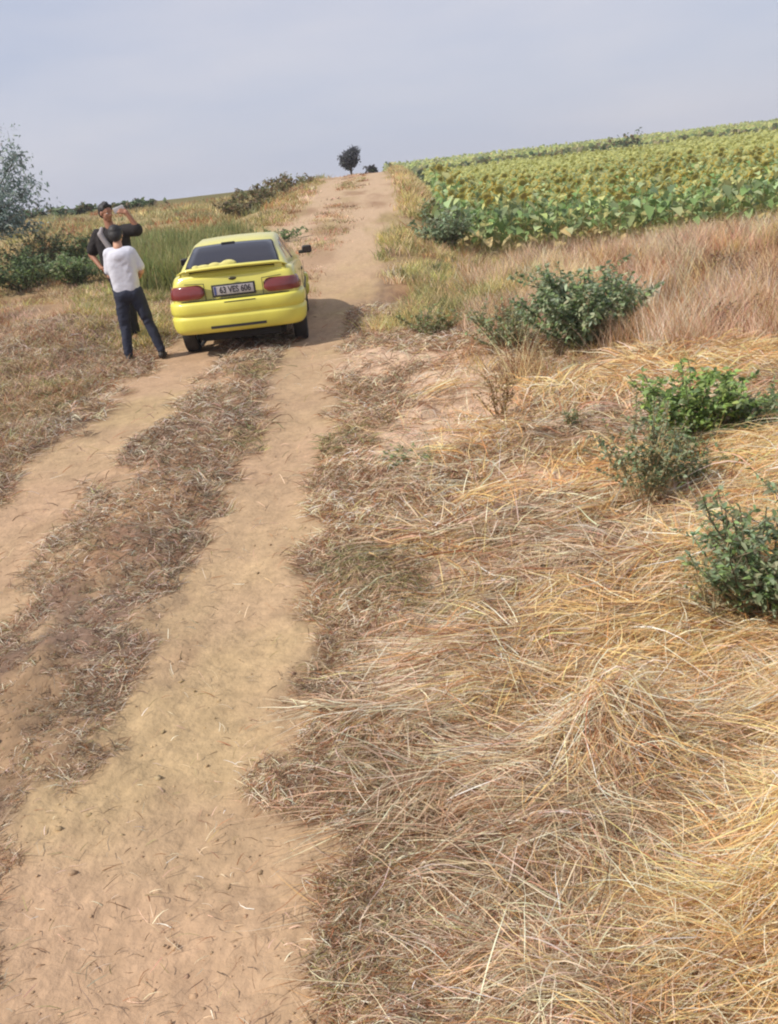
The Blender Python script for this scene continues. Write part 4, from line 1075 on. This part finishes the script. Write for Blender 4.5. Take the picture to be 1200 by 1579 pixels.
    # --- wheels
    def wheel(x, y_, s):
        bm = bmesh.new()
        prof = [(-.085, .205), (-.092, .262), (-.082, .284), (-.05, .292), (.05, .292), (.082, .284), (.092, .262), (.085, .205)]
        n = 40; rr = []
        for i in range(n):
            a = 2 * math.pi * i / n; rr.append([bm.verts.new((px, pr * math.cos(a), pr * math.sin(a))) for px, pr in prof])
        for i in range(n):
            for j in range(len(prof) - 1): bm.faces.new((rr[i][j], rr[(i + 1) % n][j], rr[(i + 1) % n][j + 1], rr[i][j + 1]))
        bmesh.ops.recalc_face_normals(bm, faces=bm.faces)
        w = empty('wheel', (x, y_, .292)); w.parent = car
        bm_link('tyre', bm, M_rubber, w)
        bm = bmesh.new(); sx_ = s * .07
        for i in range(n):
            pass
        ring = [(sx_ - s * .11, .207), (sx_ + s * .005, .207), (sx_ + s * .008, .195), (sx_ - s * .02, .180), (sx_ - s * .025, .07), (sx_ - s * .005, .05), (sx_ - s * .005, .001)]
        rr = []
        for i in range(n):
            a = 2 * math.pi * i / n; rr.append([bm.verts.new((px, pr * math.cos(a), pr * math.sin(a))) for px, pr in ring])
        for i in range(n):
            for j in range(len(ring) - 1):
                if j == 3 and i % 8 in (3, 4, 5): continue
                bm.faces.new((rr[i][j], rr[(i + 1) % n][j], rr[(i + 1) % n][j + 1], rr[i][j + 1]))
        bmesh.ops.recalc_face_normals(bm, faces=bm.faces)
        bm_link('rim', bm, M_rim, w)
    for s in (-1, 1):
        wheel(s * .758, -1.22, s); wheel(s * .745, 1.30, s)
    # underbody, axle, exhaust
    bm = bmesh.new(); box_bm(bm, (0, 0, .27), (1.16, 3.6, .10), .02); box_bm(bm, (0, -1.22, .30), (1.40, .07, .07), .01); box_bm(bm, (0, -1.74, .29), (1.05, .40, .12), .03); bm_link('underbody', bm, M_under, car)
    bm = bmesh.new(); bmesh.ops.create_cone(bm, cap_ends=True, segments=20, radius1=.024, radius2=.024, depth=.5, matrix=Matrix.Translation((-.50, -1.88, .235)) @ Matrix.Rotation(math.pi / 2, 4, 'X')); bm_link('exhaust_pipe', bm, M_under, car)
    # mirrors, handles, doors
    for s in (-1, 1):
        bm = bmesh.new(); box_bm(bm, (s * .945, .58, 1.055), (.15, .085, .115), .03); box_bm(bm, (s * .855, .62, 1.02), (.09, .05, .05), .012)
        mr = bm_link('wing_mirror', bm, M_black, car)
        bm = bmesh.new(); box_bm(bm, (s * .948, .535, 1.055), (.120, .006, .085), .0); bm_link('mirror_glass', bm, M_glass, mr, smooth=False)
        bm = bmesh.new(); box_bm(bm, (s * .853, -.33, .87), (.02, .16, .035), .006); bm_link('door_handle', bm, M_black, car)
        for yy_ in (-.50, .80):
            bm = bmesh.new(); box_bm(bm, (s * .8500, yy_, .62), (.006, .006, .50), 0); bm_link('door_seam', bm, M_black, car, smooth=False)
        bm = bmesh.new(); box_bm(bm, (s * .855, .05, .58), (.016, 2.05, .045), .006); bm_link('side_moulding', bm, M_black, car)
        bm = bmesh.new(); box_bm(bm, (s * .52, 1.985, .60), (.36, .10, .13), .03); bm_link('headlight', bm, M_head, car)
    bm = bmesh.new(); box_bm(bm, (0, 2.0, .60), (.62, .06, .07), .02); bm_link('front_grille', bm, M_black, car)
    return car

CAR_X, CAR_Y = -1.73, 12.05 + 1.22      # the origin lies between the axles
build_car((CAR_X, CAR_Y, 0.0), R_(0.4))
_car = bpy.data.objects['yellow_car']
zz_ = [float(zg(np.array(CAR_X + sx), np.array(CAR_Y + sy))) for sx in (-.74, .74) for sy in (-1.22, 1.30)]
zr_ = (zz_[0] + zz_[2]) / 2; zf_ = (zz_[1] + zz_[3]) / 2
_car.location.z = zr_ + (zf_ - zr_) * 1.22 / 2.52 - .006
_car.rotation_euler = (math.atan2(zf_ - zr_, 2.52), math.atan2(zz_[0] - zz_[2], 1.48) * 1.0, R_(2.2))

# yellow lumps added on the ledge to imitate a reflection in the rear window
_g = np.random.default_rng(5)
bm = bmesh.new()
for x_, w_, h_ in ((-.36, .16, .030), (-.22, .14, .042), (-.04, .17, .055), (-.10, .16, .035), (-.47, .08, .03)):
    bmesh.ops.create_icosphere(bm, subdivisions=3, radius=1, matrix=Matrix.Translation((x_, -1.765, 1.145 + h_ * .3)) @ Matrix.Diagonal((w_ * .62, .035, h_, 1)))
me_ = bpy.data.meshes.new('reflection_lump'); bm.to_mesh(me_); bm.free(); o_c = bpy.data.objects.new('reflection_lump', me_); COL.objects.link(o_c)
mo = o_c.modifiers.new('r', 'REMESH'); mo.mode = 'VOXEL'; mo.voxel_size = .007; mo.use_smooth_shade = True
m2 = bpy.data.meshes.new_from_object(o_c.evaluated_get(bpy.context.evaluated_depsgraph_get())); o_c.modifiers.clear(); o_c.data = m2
m2.materials.clear(); m2.materials.append(mat_flat('reflection_yellow', (.62, .56, .20), rough=.8, noise=.2, nscale=20, bump=.6)); m2.polygons.foreach_set('use_smooth', np.ones(len(m2.polygons), bool))
bpy.context.view_layer.update()
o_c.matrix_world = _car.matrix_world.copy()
tag(o_c, 'added yellow lumps imitating a reflection low in the rear window of the car', 'reflection_lump')
# ------------------------------------------------------------------ people
def remesh_body(name, shapes, voxel, mat, parent=None, smooth_it=3, folds=0.0):
    """shapes: ('c', p0, p1, r0, r1[, flatten xyz]) tapered capsule or ('e', centre, (rx,ry,rz)[, rot]) ellipsoid -> ONE continuous surface"""
    bm = bmesh.new()
    for s in shapes:
        if s[0] == 'c':
            _, p0, p1, r0, r1 = s[:5]
            p0 = Vector(p0); p1 = Vector(p1); d = p1 - p0; L = d.length
            n = max(3, int(L / max(.006, min(r0, r1) * .5)))
            q = d.to_track_quat('Z', 'Y').to_matrix().to_4x4() if L > 1e-6 else Matrix.Identity(4)
            seg = 16; rings = []
            zs = []
            for i in range(5): a = -math.pi / 2 + math.pi / 2 * i / 4.0; zs.append((r0 * math.sin(a), max(1e-4, r0 * math.cos(a))))
            for i in range(1, n): f = i / n; zs.append((L * f, r0 + (r1 - r0) * f))
            for i in range(5): a = math.pi / 2 * i / 4.0; zs.append((L + r1 * math.sin(a), max(1e-4, r1 * math.cos(a))))
            for z, r in zs:
                rings.append([bm.verts.new((Matrix.Translation(p0) @ q) @ Vector((r * math.cos(2 * math.pi * k / seg), r * math.sin(2 * math.pi * k / seg), z))) for k in range(seg)])
            for i in range(len(rings) - 1):
                for k in range(seg): bm.faces.new((rings[i][k], rings[i][(k + 1) % seg], rings[i + 1][(k + 1) % seg], rings[i + 1][k]))
            bm.faces.new(rings[0][::-1]); bm.faces.new(rings[-1])
        else:
            c, r = s[1], s[2]; rot = s[3] if len(s) > 3 else Matrix.Identity(3)
            bmesh.ops.create_uvsphere(bm, u_segments=24, v_segments=14, radius=1, matrix=Matrix.Translation(c) @ rot.to_4x4() @ Matrix.Diagonal((*r, 1)))
    me = bpy.data.meshes.new(name); bm.to_mesh(me); bm.free()
    o = bpy.data.objects.new(name, me); COL.objects.link(o)
    rm = o.modifiers.new('r', 'REMESH'); rm.mode = 'VOXEL'; rm.voxel_size = voxel; rm.use_smooth_shade = True
    sm = o.modifiers.new('s', 'SMOOTH'); sm.iterations = smooth_it; sm.factor = .5
    dg = bpy.context.evaluated_depsgraph_get(); m2 = bpy.data.meshes.new_from_object(o.evaluated_get(dg)); bpy.data.objects.remove(o)
    m2.materials.clear(); m2.polygons.foreach_set('use_smooth', np.ones(len(m2.polygons), bool)); m2.name = name
    if folds > 0:      # creases of cloth: slanting ridges that run round the limb or the trunk
        nv = len(m2.vertices); co = np.empty(nv * 3); m2.vertices.foreach_get('co', co); co = co.reshape(-1, 3)
        no = np.empty(nv * 3); m2.vertices.foreach_get('normal', no); no = no.reshape(-1, 3)
        a = co[:, 0] * 1.6 + co[:, 1] * 1.1
        f = fbm(a * 5 + co[:, 2] * 3.2, co[:, 2] * 9 - co[:, 0] * 5, 301, 3); r_ = 1 - np.abs(f) * 3.2
        co += no * (folds * (np.clip(r_, -.6, 1) * .6 + .5 * f))[:, None]
        m2.vertices.foreach_set('co', co.ravel()); m2.update()
    return link(name, m2, mat, parent)

def hand(shapes, wrist, d, palm_n, side, curl=.5, L=.175):
    """palm, four unequal bent fingers, and a thumb leaving the side of the palm. d: direction of the hand, palm_n: palm normal, side: towards the thumb"""
    d = Vector(d).normalized(); n = Vector(palm_n); n = (n - d * n.dot(d)).normalized(); s = d.cross(n).normalized()
    if s.dot(Vector(side)) < 0: s = -s
    w = Vector(wrist)
    pe = w + d * L * .50
    for k in (-.030, -.010, .010, .028):
        shapes.append(('c', w + s * k * .7, pe + s * k, .015, .0135))
    for i, (k, ln) in enumerate(((.032, .80), (.011, .95), (-.011, .90), (-.031, .70))):
        b = pe + s * k; c = curl * (1 + .1 * i); l = L * .5 * ln
        d1 = (d * math.cos(c * .6) + n * math.sin(c * .6)); d2 = (d * math.cos(c * 1.5) + n * math.sin(c * 1.5)); d3 = (d * math.cos(c * 2.2) + n * math.sin(c * 2.2))
        p1 = b + d1 * l * .42; p2 = p1 + d2 * l * .32; p3 = p2 + d3 * l * .24
        shapes += [('c', b, p1, .0095, .0088), ('c', p1, p2, .0088, .0080), ('c', p2, p3, .0080, .0068)]
    tb = w + d * L * .12 + s * .030; t1 = tb + (d * .55 + s * .7 + n * .3).normalized() * .040; t2 = t1 + (d * .85 + s * .2 + n * .4).normalized() * .030
    shapes += [('c', tb, t1, .014, .0105), ('c', t1, t2, .0105, .0085)]

def head_shapes(c, fwd, tilt=0.0, up=(0, 0, 1), neck_to=None):
    """head 0.225 high centred at c, facing fwd: skull, jaw, nose, lips, brow, ears"""
    f = Vector(fwd).normalized(); u = Vector(up).normalized(); u = (u - f * u.dot(f)).normalized(); s = f.cross(u).normalized()
    Rm = Matrix((s, f, u)).transposed()
    P = lambda a, b, c_: Vector(c) + s * a + f * b + u * c_
    sh = [('e', P(0, -.012, .030), (.074, .092, .083), Rm), ('e', P(0, .020, -.030), (.060, .066, .070), Rm), ('e', P(0, .048, -.080), (.034, .030, .026), Rm),
          ('c', P(0, .078, .012), P(0, .096, -.022), .009, .014), ('e', P(.012, .084, -.026), (.009, .010, .008), Rm), ('e', P(-.012, .084, -.026), (.009, .010, .008), Rm),
          ('e', P(0, .077, -.052), (.024, .010, .006), Rm), ('e', P(0, .075, -.062), (.021, .010, .007), Rm),
          ('c', P(-.040, .066, .022), P(.040, .066, .022), .010, .010), ('e', P(.038, .050, -.018), (.020, .020, .018), Rm), ('e', P(-.038, .050, -.018), (.020, .020, .018), Rm)]
    for q_ in (-1, 1): sh += [('e', P(q_ * .076, -.008, -.008), (.008, .020, .032), Rm)]
    return sh, P, Rm

M_skin = mat_flat('skin_tan', lin(158, 112, 88), rough=.55, spec=.35, noise=.06, nscale=20)
M_skin2 = mat_flat('skin_light', lin(190, 144, 118), rough=.55, spec=.35, noise=.06, nscale=20)
M_hair = mat_flat('black_hair', (.014, .011, .010), rough=.6, noise=.4, nscale=60, bump=.5)
M_wshirt = mat_flat('white_cotton', (.58, .58, .64), rough=.85, noise=.04, nscale=14, bump=.35)
M_bshirt = mat_flat('black_cotton', (.016, .012, .012), rough=.9, noise=.2, nscale=14, bump=.35)
M_jean = mat_flat('navy_trousers', (.018, .022, .042), rough=.85, noise=.3, nscale=10, bump=.5)
M_btr = mat_flat('black_trousers', (.014, .014, .018), rough=.85, noise=.3, nscale=10, bump=.5)
M_shoe = mat_flat('dark_shoe', (.022, .017, .015), rough=.6)
M_eye = mat_flat('eye_white', (.7, .68, .65), rough=.3); M_iris = mat_flat('iris', (.02, .012, .008), rough=.2)
M_strap = mat_flat('pale_strap', (.30, .27, .27), rough=.7)
M_phone = mat_flat('pale_phone', (.62, .60, .62), rough=.3)

def eyes(P, Rm, parent):
    bm = bmesh.new()
    for q_ in (-1, 1): bmesh.ops.create_uvsphere(bm, u_segments=12, v_segments=8, radius=1, matrix=Matrix.Translation(P(q_ * .030, .062, .002)) @ Rm.to_4x4() @ Matrix.Diagonal((.013, .013, .010, 1)))
    e = bm_link('eyes', bm, M_eye, parent)
    bm = bmesh.new()
    for q_ in (-1, 1): bmesh.ops.create_uvsphere(bm, u_segments=10, v_segments=6, radius=1, matrix=Matrix.Translation(P(q_ * .030, .0715, .002)) @ Rm.to_4x4() @ Matrix.Diagonal((.006, .005, .006, 1)))
    bm_link('irises', bm, M_iris, e)

def person_white(x, y, rz):
    """seen from the back; +y is where the person faces; feet apart, hands brought together in front, head bent forward"""
    z0 = float(zg(np.array(x), np.array(y)))
    p = empty('person', (x, y, z0), rz); tag(p, 'person in a white T-shirt and dark trousers seen from behind, feet apart', 'person')
    S = 1.0
    hipL, hipR = (-.085, .0, .90), (.095, .0, .90)
    knL, knR = (-.125, .02, .49), (.185, .03, .50)
    anL, anR = (-.15, -.03, .09), (.285, -.02, .09)
    shL, shR = (-.145, .01, 1.415), (.150, .01, 1.405)
    elL, elR = (-.190, .04, 1.14), (.222, .04, 1.15)
    wrL, wrR = (-.09, .235, 1.10), (.145, .245, 1.07)
    neck = (-.005, .01, 1.47); hc = (-.005, .070, 1.625)
    sh = [('c', (0, 0, .93), (0, .0, 1.36), .090, .085), ('c', (-.06, 0, .95), (-.07, .0, 1.34), .080, .078), ('c', (.06, 0, .95), (.07, .0, 1.34), .080, .078), ('e', (0, 0, .93), (.160, .10, .11)), ('e', (0, 0, 1.34), (.165, .090, .12)),
          ('c', shL, shR, .042, .042), ('c', neck, (hc[0], hc[1] - .03, hc[2] - .09), .062, .055)]
    for h, k, a in ((hipL, knL, anL), (hipR, knR, anR)):
        sh += [('c', h, k, .088, .060), ('c', k, a, .058, .040), ('c', a, (a[0] * 1.0 + (.0), a[1] + .12, .045), .040, .036)]
    for s_, e_, w_ in ((shL, elL, wrL), (shR, elR, wrR)): sh += [('c', s_, e_, .044, .040), ('c', e_, w_, .038, .027)]
    hand(sh, wrL, (.75, .45, .05), (.1, .3, -1), (0, 1, .3), .6); hand(sh, wrR, (-.6, .55, .05), (0, .2, -1), (0, 1, .3), .6)
    hs, P, Rm = head_shapes(hc, (.10, 1, -.35), up=(0, .3, 1)); sh += hs
    body = remesh_body('body', sh, .0075, M_skin2, p, 2)
    eyes(P, Rm, body)
    hr = [('e', P(0, -.022, .040), (.092, .104, .094), Rm), ('e', P(0, -.055, -.010), (.086, .066, .088), Rm), ('c', P(-.03, -.062, -.05), P(.03, -.062, -.05), .040, .040), ('c', P(-.05, .045, .095), P(.05, .045, .095), .022, .022), ('e', P(-.060, -.02, .0), (.022, .05, .05), Rm), ('e', P(.060, -.02, .0), (.022, .05, .05), Rm)]
    remesh_body('hair', hr, .007, M_hair, body, 1)
    # T-shirt: loose, boxy, short sleeves to just above the elbow
    ts = [('e', (0, .0, 1.36), (.185, .130, .110))]
    for a_ in np.linspace(-1, 1, 11): ts.append(('c', (a_ * .062, .0, .93), (a_ * .075, 0, 1.33), .112, .115))
    ts += [('c', (-.150, .01, 1.415), (-.185, .035, 1.20), .062, .064), ('c', (.155, .01, 1.405), (.218, .04, 1.21), .062, .064), ('c', (-.13, 0.01, 1.425), (.13, 0.01, 1.42), .064, .064)]
    remesh_body('t_shirt', ts, .011, M_wshirt, p, 16, .0055)
    tr = [('e', (0, 0, .89), (.180, .128, .10)), ('c', (-.07, 0, .88), (.07, 0, .88), .12, .12)]
    for h, k, a in ((hipL, knL, anL), (hipR, knR, anR)): tr += [('c', h, k, .106, .074), ('c', k, (a[0], a[1], a[2] + .03), .072, .056)]
    remesh_body('trousers', tr, .010, M_jean, p, 6, .012)
    for a in (anL, anR):
        remesh_body('shoe', [('c', (a[0], a[1] - .05, .045), (a[0] + .01, a[1] + .09, .042), .045, .043), ('c', (a[0] + .01, a[1] + .09, .036), (a[0] + .015, a[1] + .16, .032), .040, .032), ('c', (a[0], a[1] - .02, .05), (a[0], a[1], .11), .044, .044)], .009, M_shoe, p, 2)
    return p

def person_black(x, y, rz):
    """faces the camera side (-y towards the other person), right side of the picture arm raised to the ear, other hand at the hip"""
    z0 = float(zg(np.array(x), np.array(y)))
    p = empty('person', (x, y, z0), rz); tag(p, 'black-haired person in a black T-shirt with one arm raised to the ear', 'person')
    hipL, hipR = (-.060, 0, .93), (.085, 0, .93); knL, knR = (-.055, -.02, .51), (.04, .02, .51); anL, anR = (-.06, .02, .09), (.03, .07, .09)
    shL, shR = (-.19, 0, 1.475), (.19, 0, 1.485)
    elL, elR = (-.345, .05, 1.22), (.385, -.06, 1.46)
    wrL, wrR = (-.205, -.08, 1.03), (.275, -.09, 1.70)
    hc = (-.01, -.02, 1.715)
    sh = [('c', (0, 0, .97), (0, 0, 1.40), .090, .088), ('c', (-.06, 0, .98), (-.075, 0, 1.38), .080, .082), ('c', (.06, 0, .98), (.075, 0, 1.38), .080, .082), ('e', (0, 0, .96), (.160, .10, .11)), ('e', (0, 0, 1.38), (.180, .095, .12)),
          ('c', shL, shR, .056, .056), ('c', (0, .0, 1.50), (hc[0], hc[1] + .02, hc[2] - .08), .062, .056)]
    for h, k, a in ((hipL, knL, anL), (hipR, knR, anR)): sh += [('c', h, k, .088, .060), ('c', k, a, .058, .040), ('c', a, (a[0], a[1] - .12, .045), .040, .036)]
    for s_, e_, w_ in ((shL, elL, wrL), (shR, elR, wrR)): sh += [('c', s_, e_, .054, .042), ('c', e_, w_, .041, .029)]
    hand(sh, wrL, (.55, -.3, -.55), (.6, .5, .4), (0, -1, .2), .5)
    hand(sh, wrR, (-.75, -.10, .28), (-.2, .9, -.3), (0, .1, 1), .75)
    hs, P, Rm = head_shapes(hc, (.80, -.58, -.12), up=(.10, 0, 1)); sh += hs
    body = remesh_body('body', sh, .0075, M_skin, p, 2)
    eyes(P, Rm, body)
    hr = [('e', P(0, -.025, .048), (.083, .094, .084), Rm), ('e', P(0, -.060, .0), (.068, .045, .068), Rm), ('c', P(-.045, .040, .092), P(.045, .040, .098), .024, .024), ('c', P(0, -.02, .118), P(.01, .030, .122), .034, .028), ('c', P(-.062, .0, .01), P(-.066, .02, .06), .022, .022)]
    remesh_body('hair', hr, .007, M_hair, body, 1)
    ts = [('e', (0, 0, 1.40), (.215, .142, .125))]
    for a_ in np.linspace(-1, 1, 11): ts.append(('c', (a_ * .10, 0, .97), (a_ * .115, 0, 1.38), .112, .118))
    ts += [('c', (-.18, 0, 1.465), (-.305, .04, 1.275), .076, .084), ('c', (.18, 0, 1.475), (.345, -.045, 1.468), .082, .090), ('c', (-.1, 0, 1.49), (.1, 0, 1.49), .060, .060)]
    tsh = remesh_body('t_shirt', ts, .011, M_bshirt, p, 14, .006)
    remesh_body('shoulder_strap', [('c', (-.115, -.120, 1.46), (-.02, -.130, 1.26), .040, .040), ('c', (-.115, -.120, 1.46), (-.10, -.05, 1.530), .032, .026), ('c', (-.02, -.130, 1.26), (.08, -.118, 1.10), .040, .036)], .008, M_strap, tsh, 2)
    tr = [('e', (0, 0, .93), (.180, .128, .10)), ('c', (-.07, 0, .92), (.07, 0, .92), .12, .12)]
    for h, k, a in ((hipL, knL, anL), (hipR, knR, anR)): tr += [('c', h, k, .104, .074), ('c', k, (a[0], a[1], a[2] + .03), .072, .056)]
    remesh_body('trousers', tr, .010, M_btr, p, 6, .012)
    for a in (anL, anR):
        remesh_body('shoe', [('c', (a[0], a[1] + .05, .045), (a[0], a[1] - .09, .042), .045, .043), ('c', (a[0], a[1] - .09, .036), (a[0], a[1] - .16, .032), .040, .032), ('c', (a[0], a[1] + .02, .05), (a[0], a[1], .11), .044, .044)], .009, M_shoe, p, 2)
    return p

WX, WY = -3.10, 11.62
person_white(WX, WY, R_(4))
BX, BY = -3.44, 12.70
pb = person_black(BX, BY, 0.0)
pb.scale = (1.05, 1.05, 1.05)
# the phone at the ear, held in the raised hand: a thing of its own
Rz_ = pb.rotation_euler.z
ph = Vector((.190, -.10, 1.745)) * 1.05; ph.rotate(Matrix.Rotation(Rz_, 3, 'Z'))
bm = bmesh.new(); box_bm(bm, (0, 0, 0), (.15, .010, .075), .004); 
o = bm_link('phone', bm, M_phone, None); o.location = Vector((BX, BY, pb.location.z)) + ph; o.rotation_euler = (R_(10), R_(-14), R_(8) + Rz_)
tag(o, 'pale phone held up by the person in the black T-shirt', 'phone')
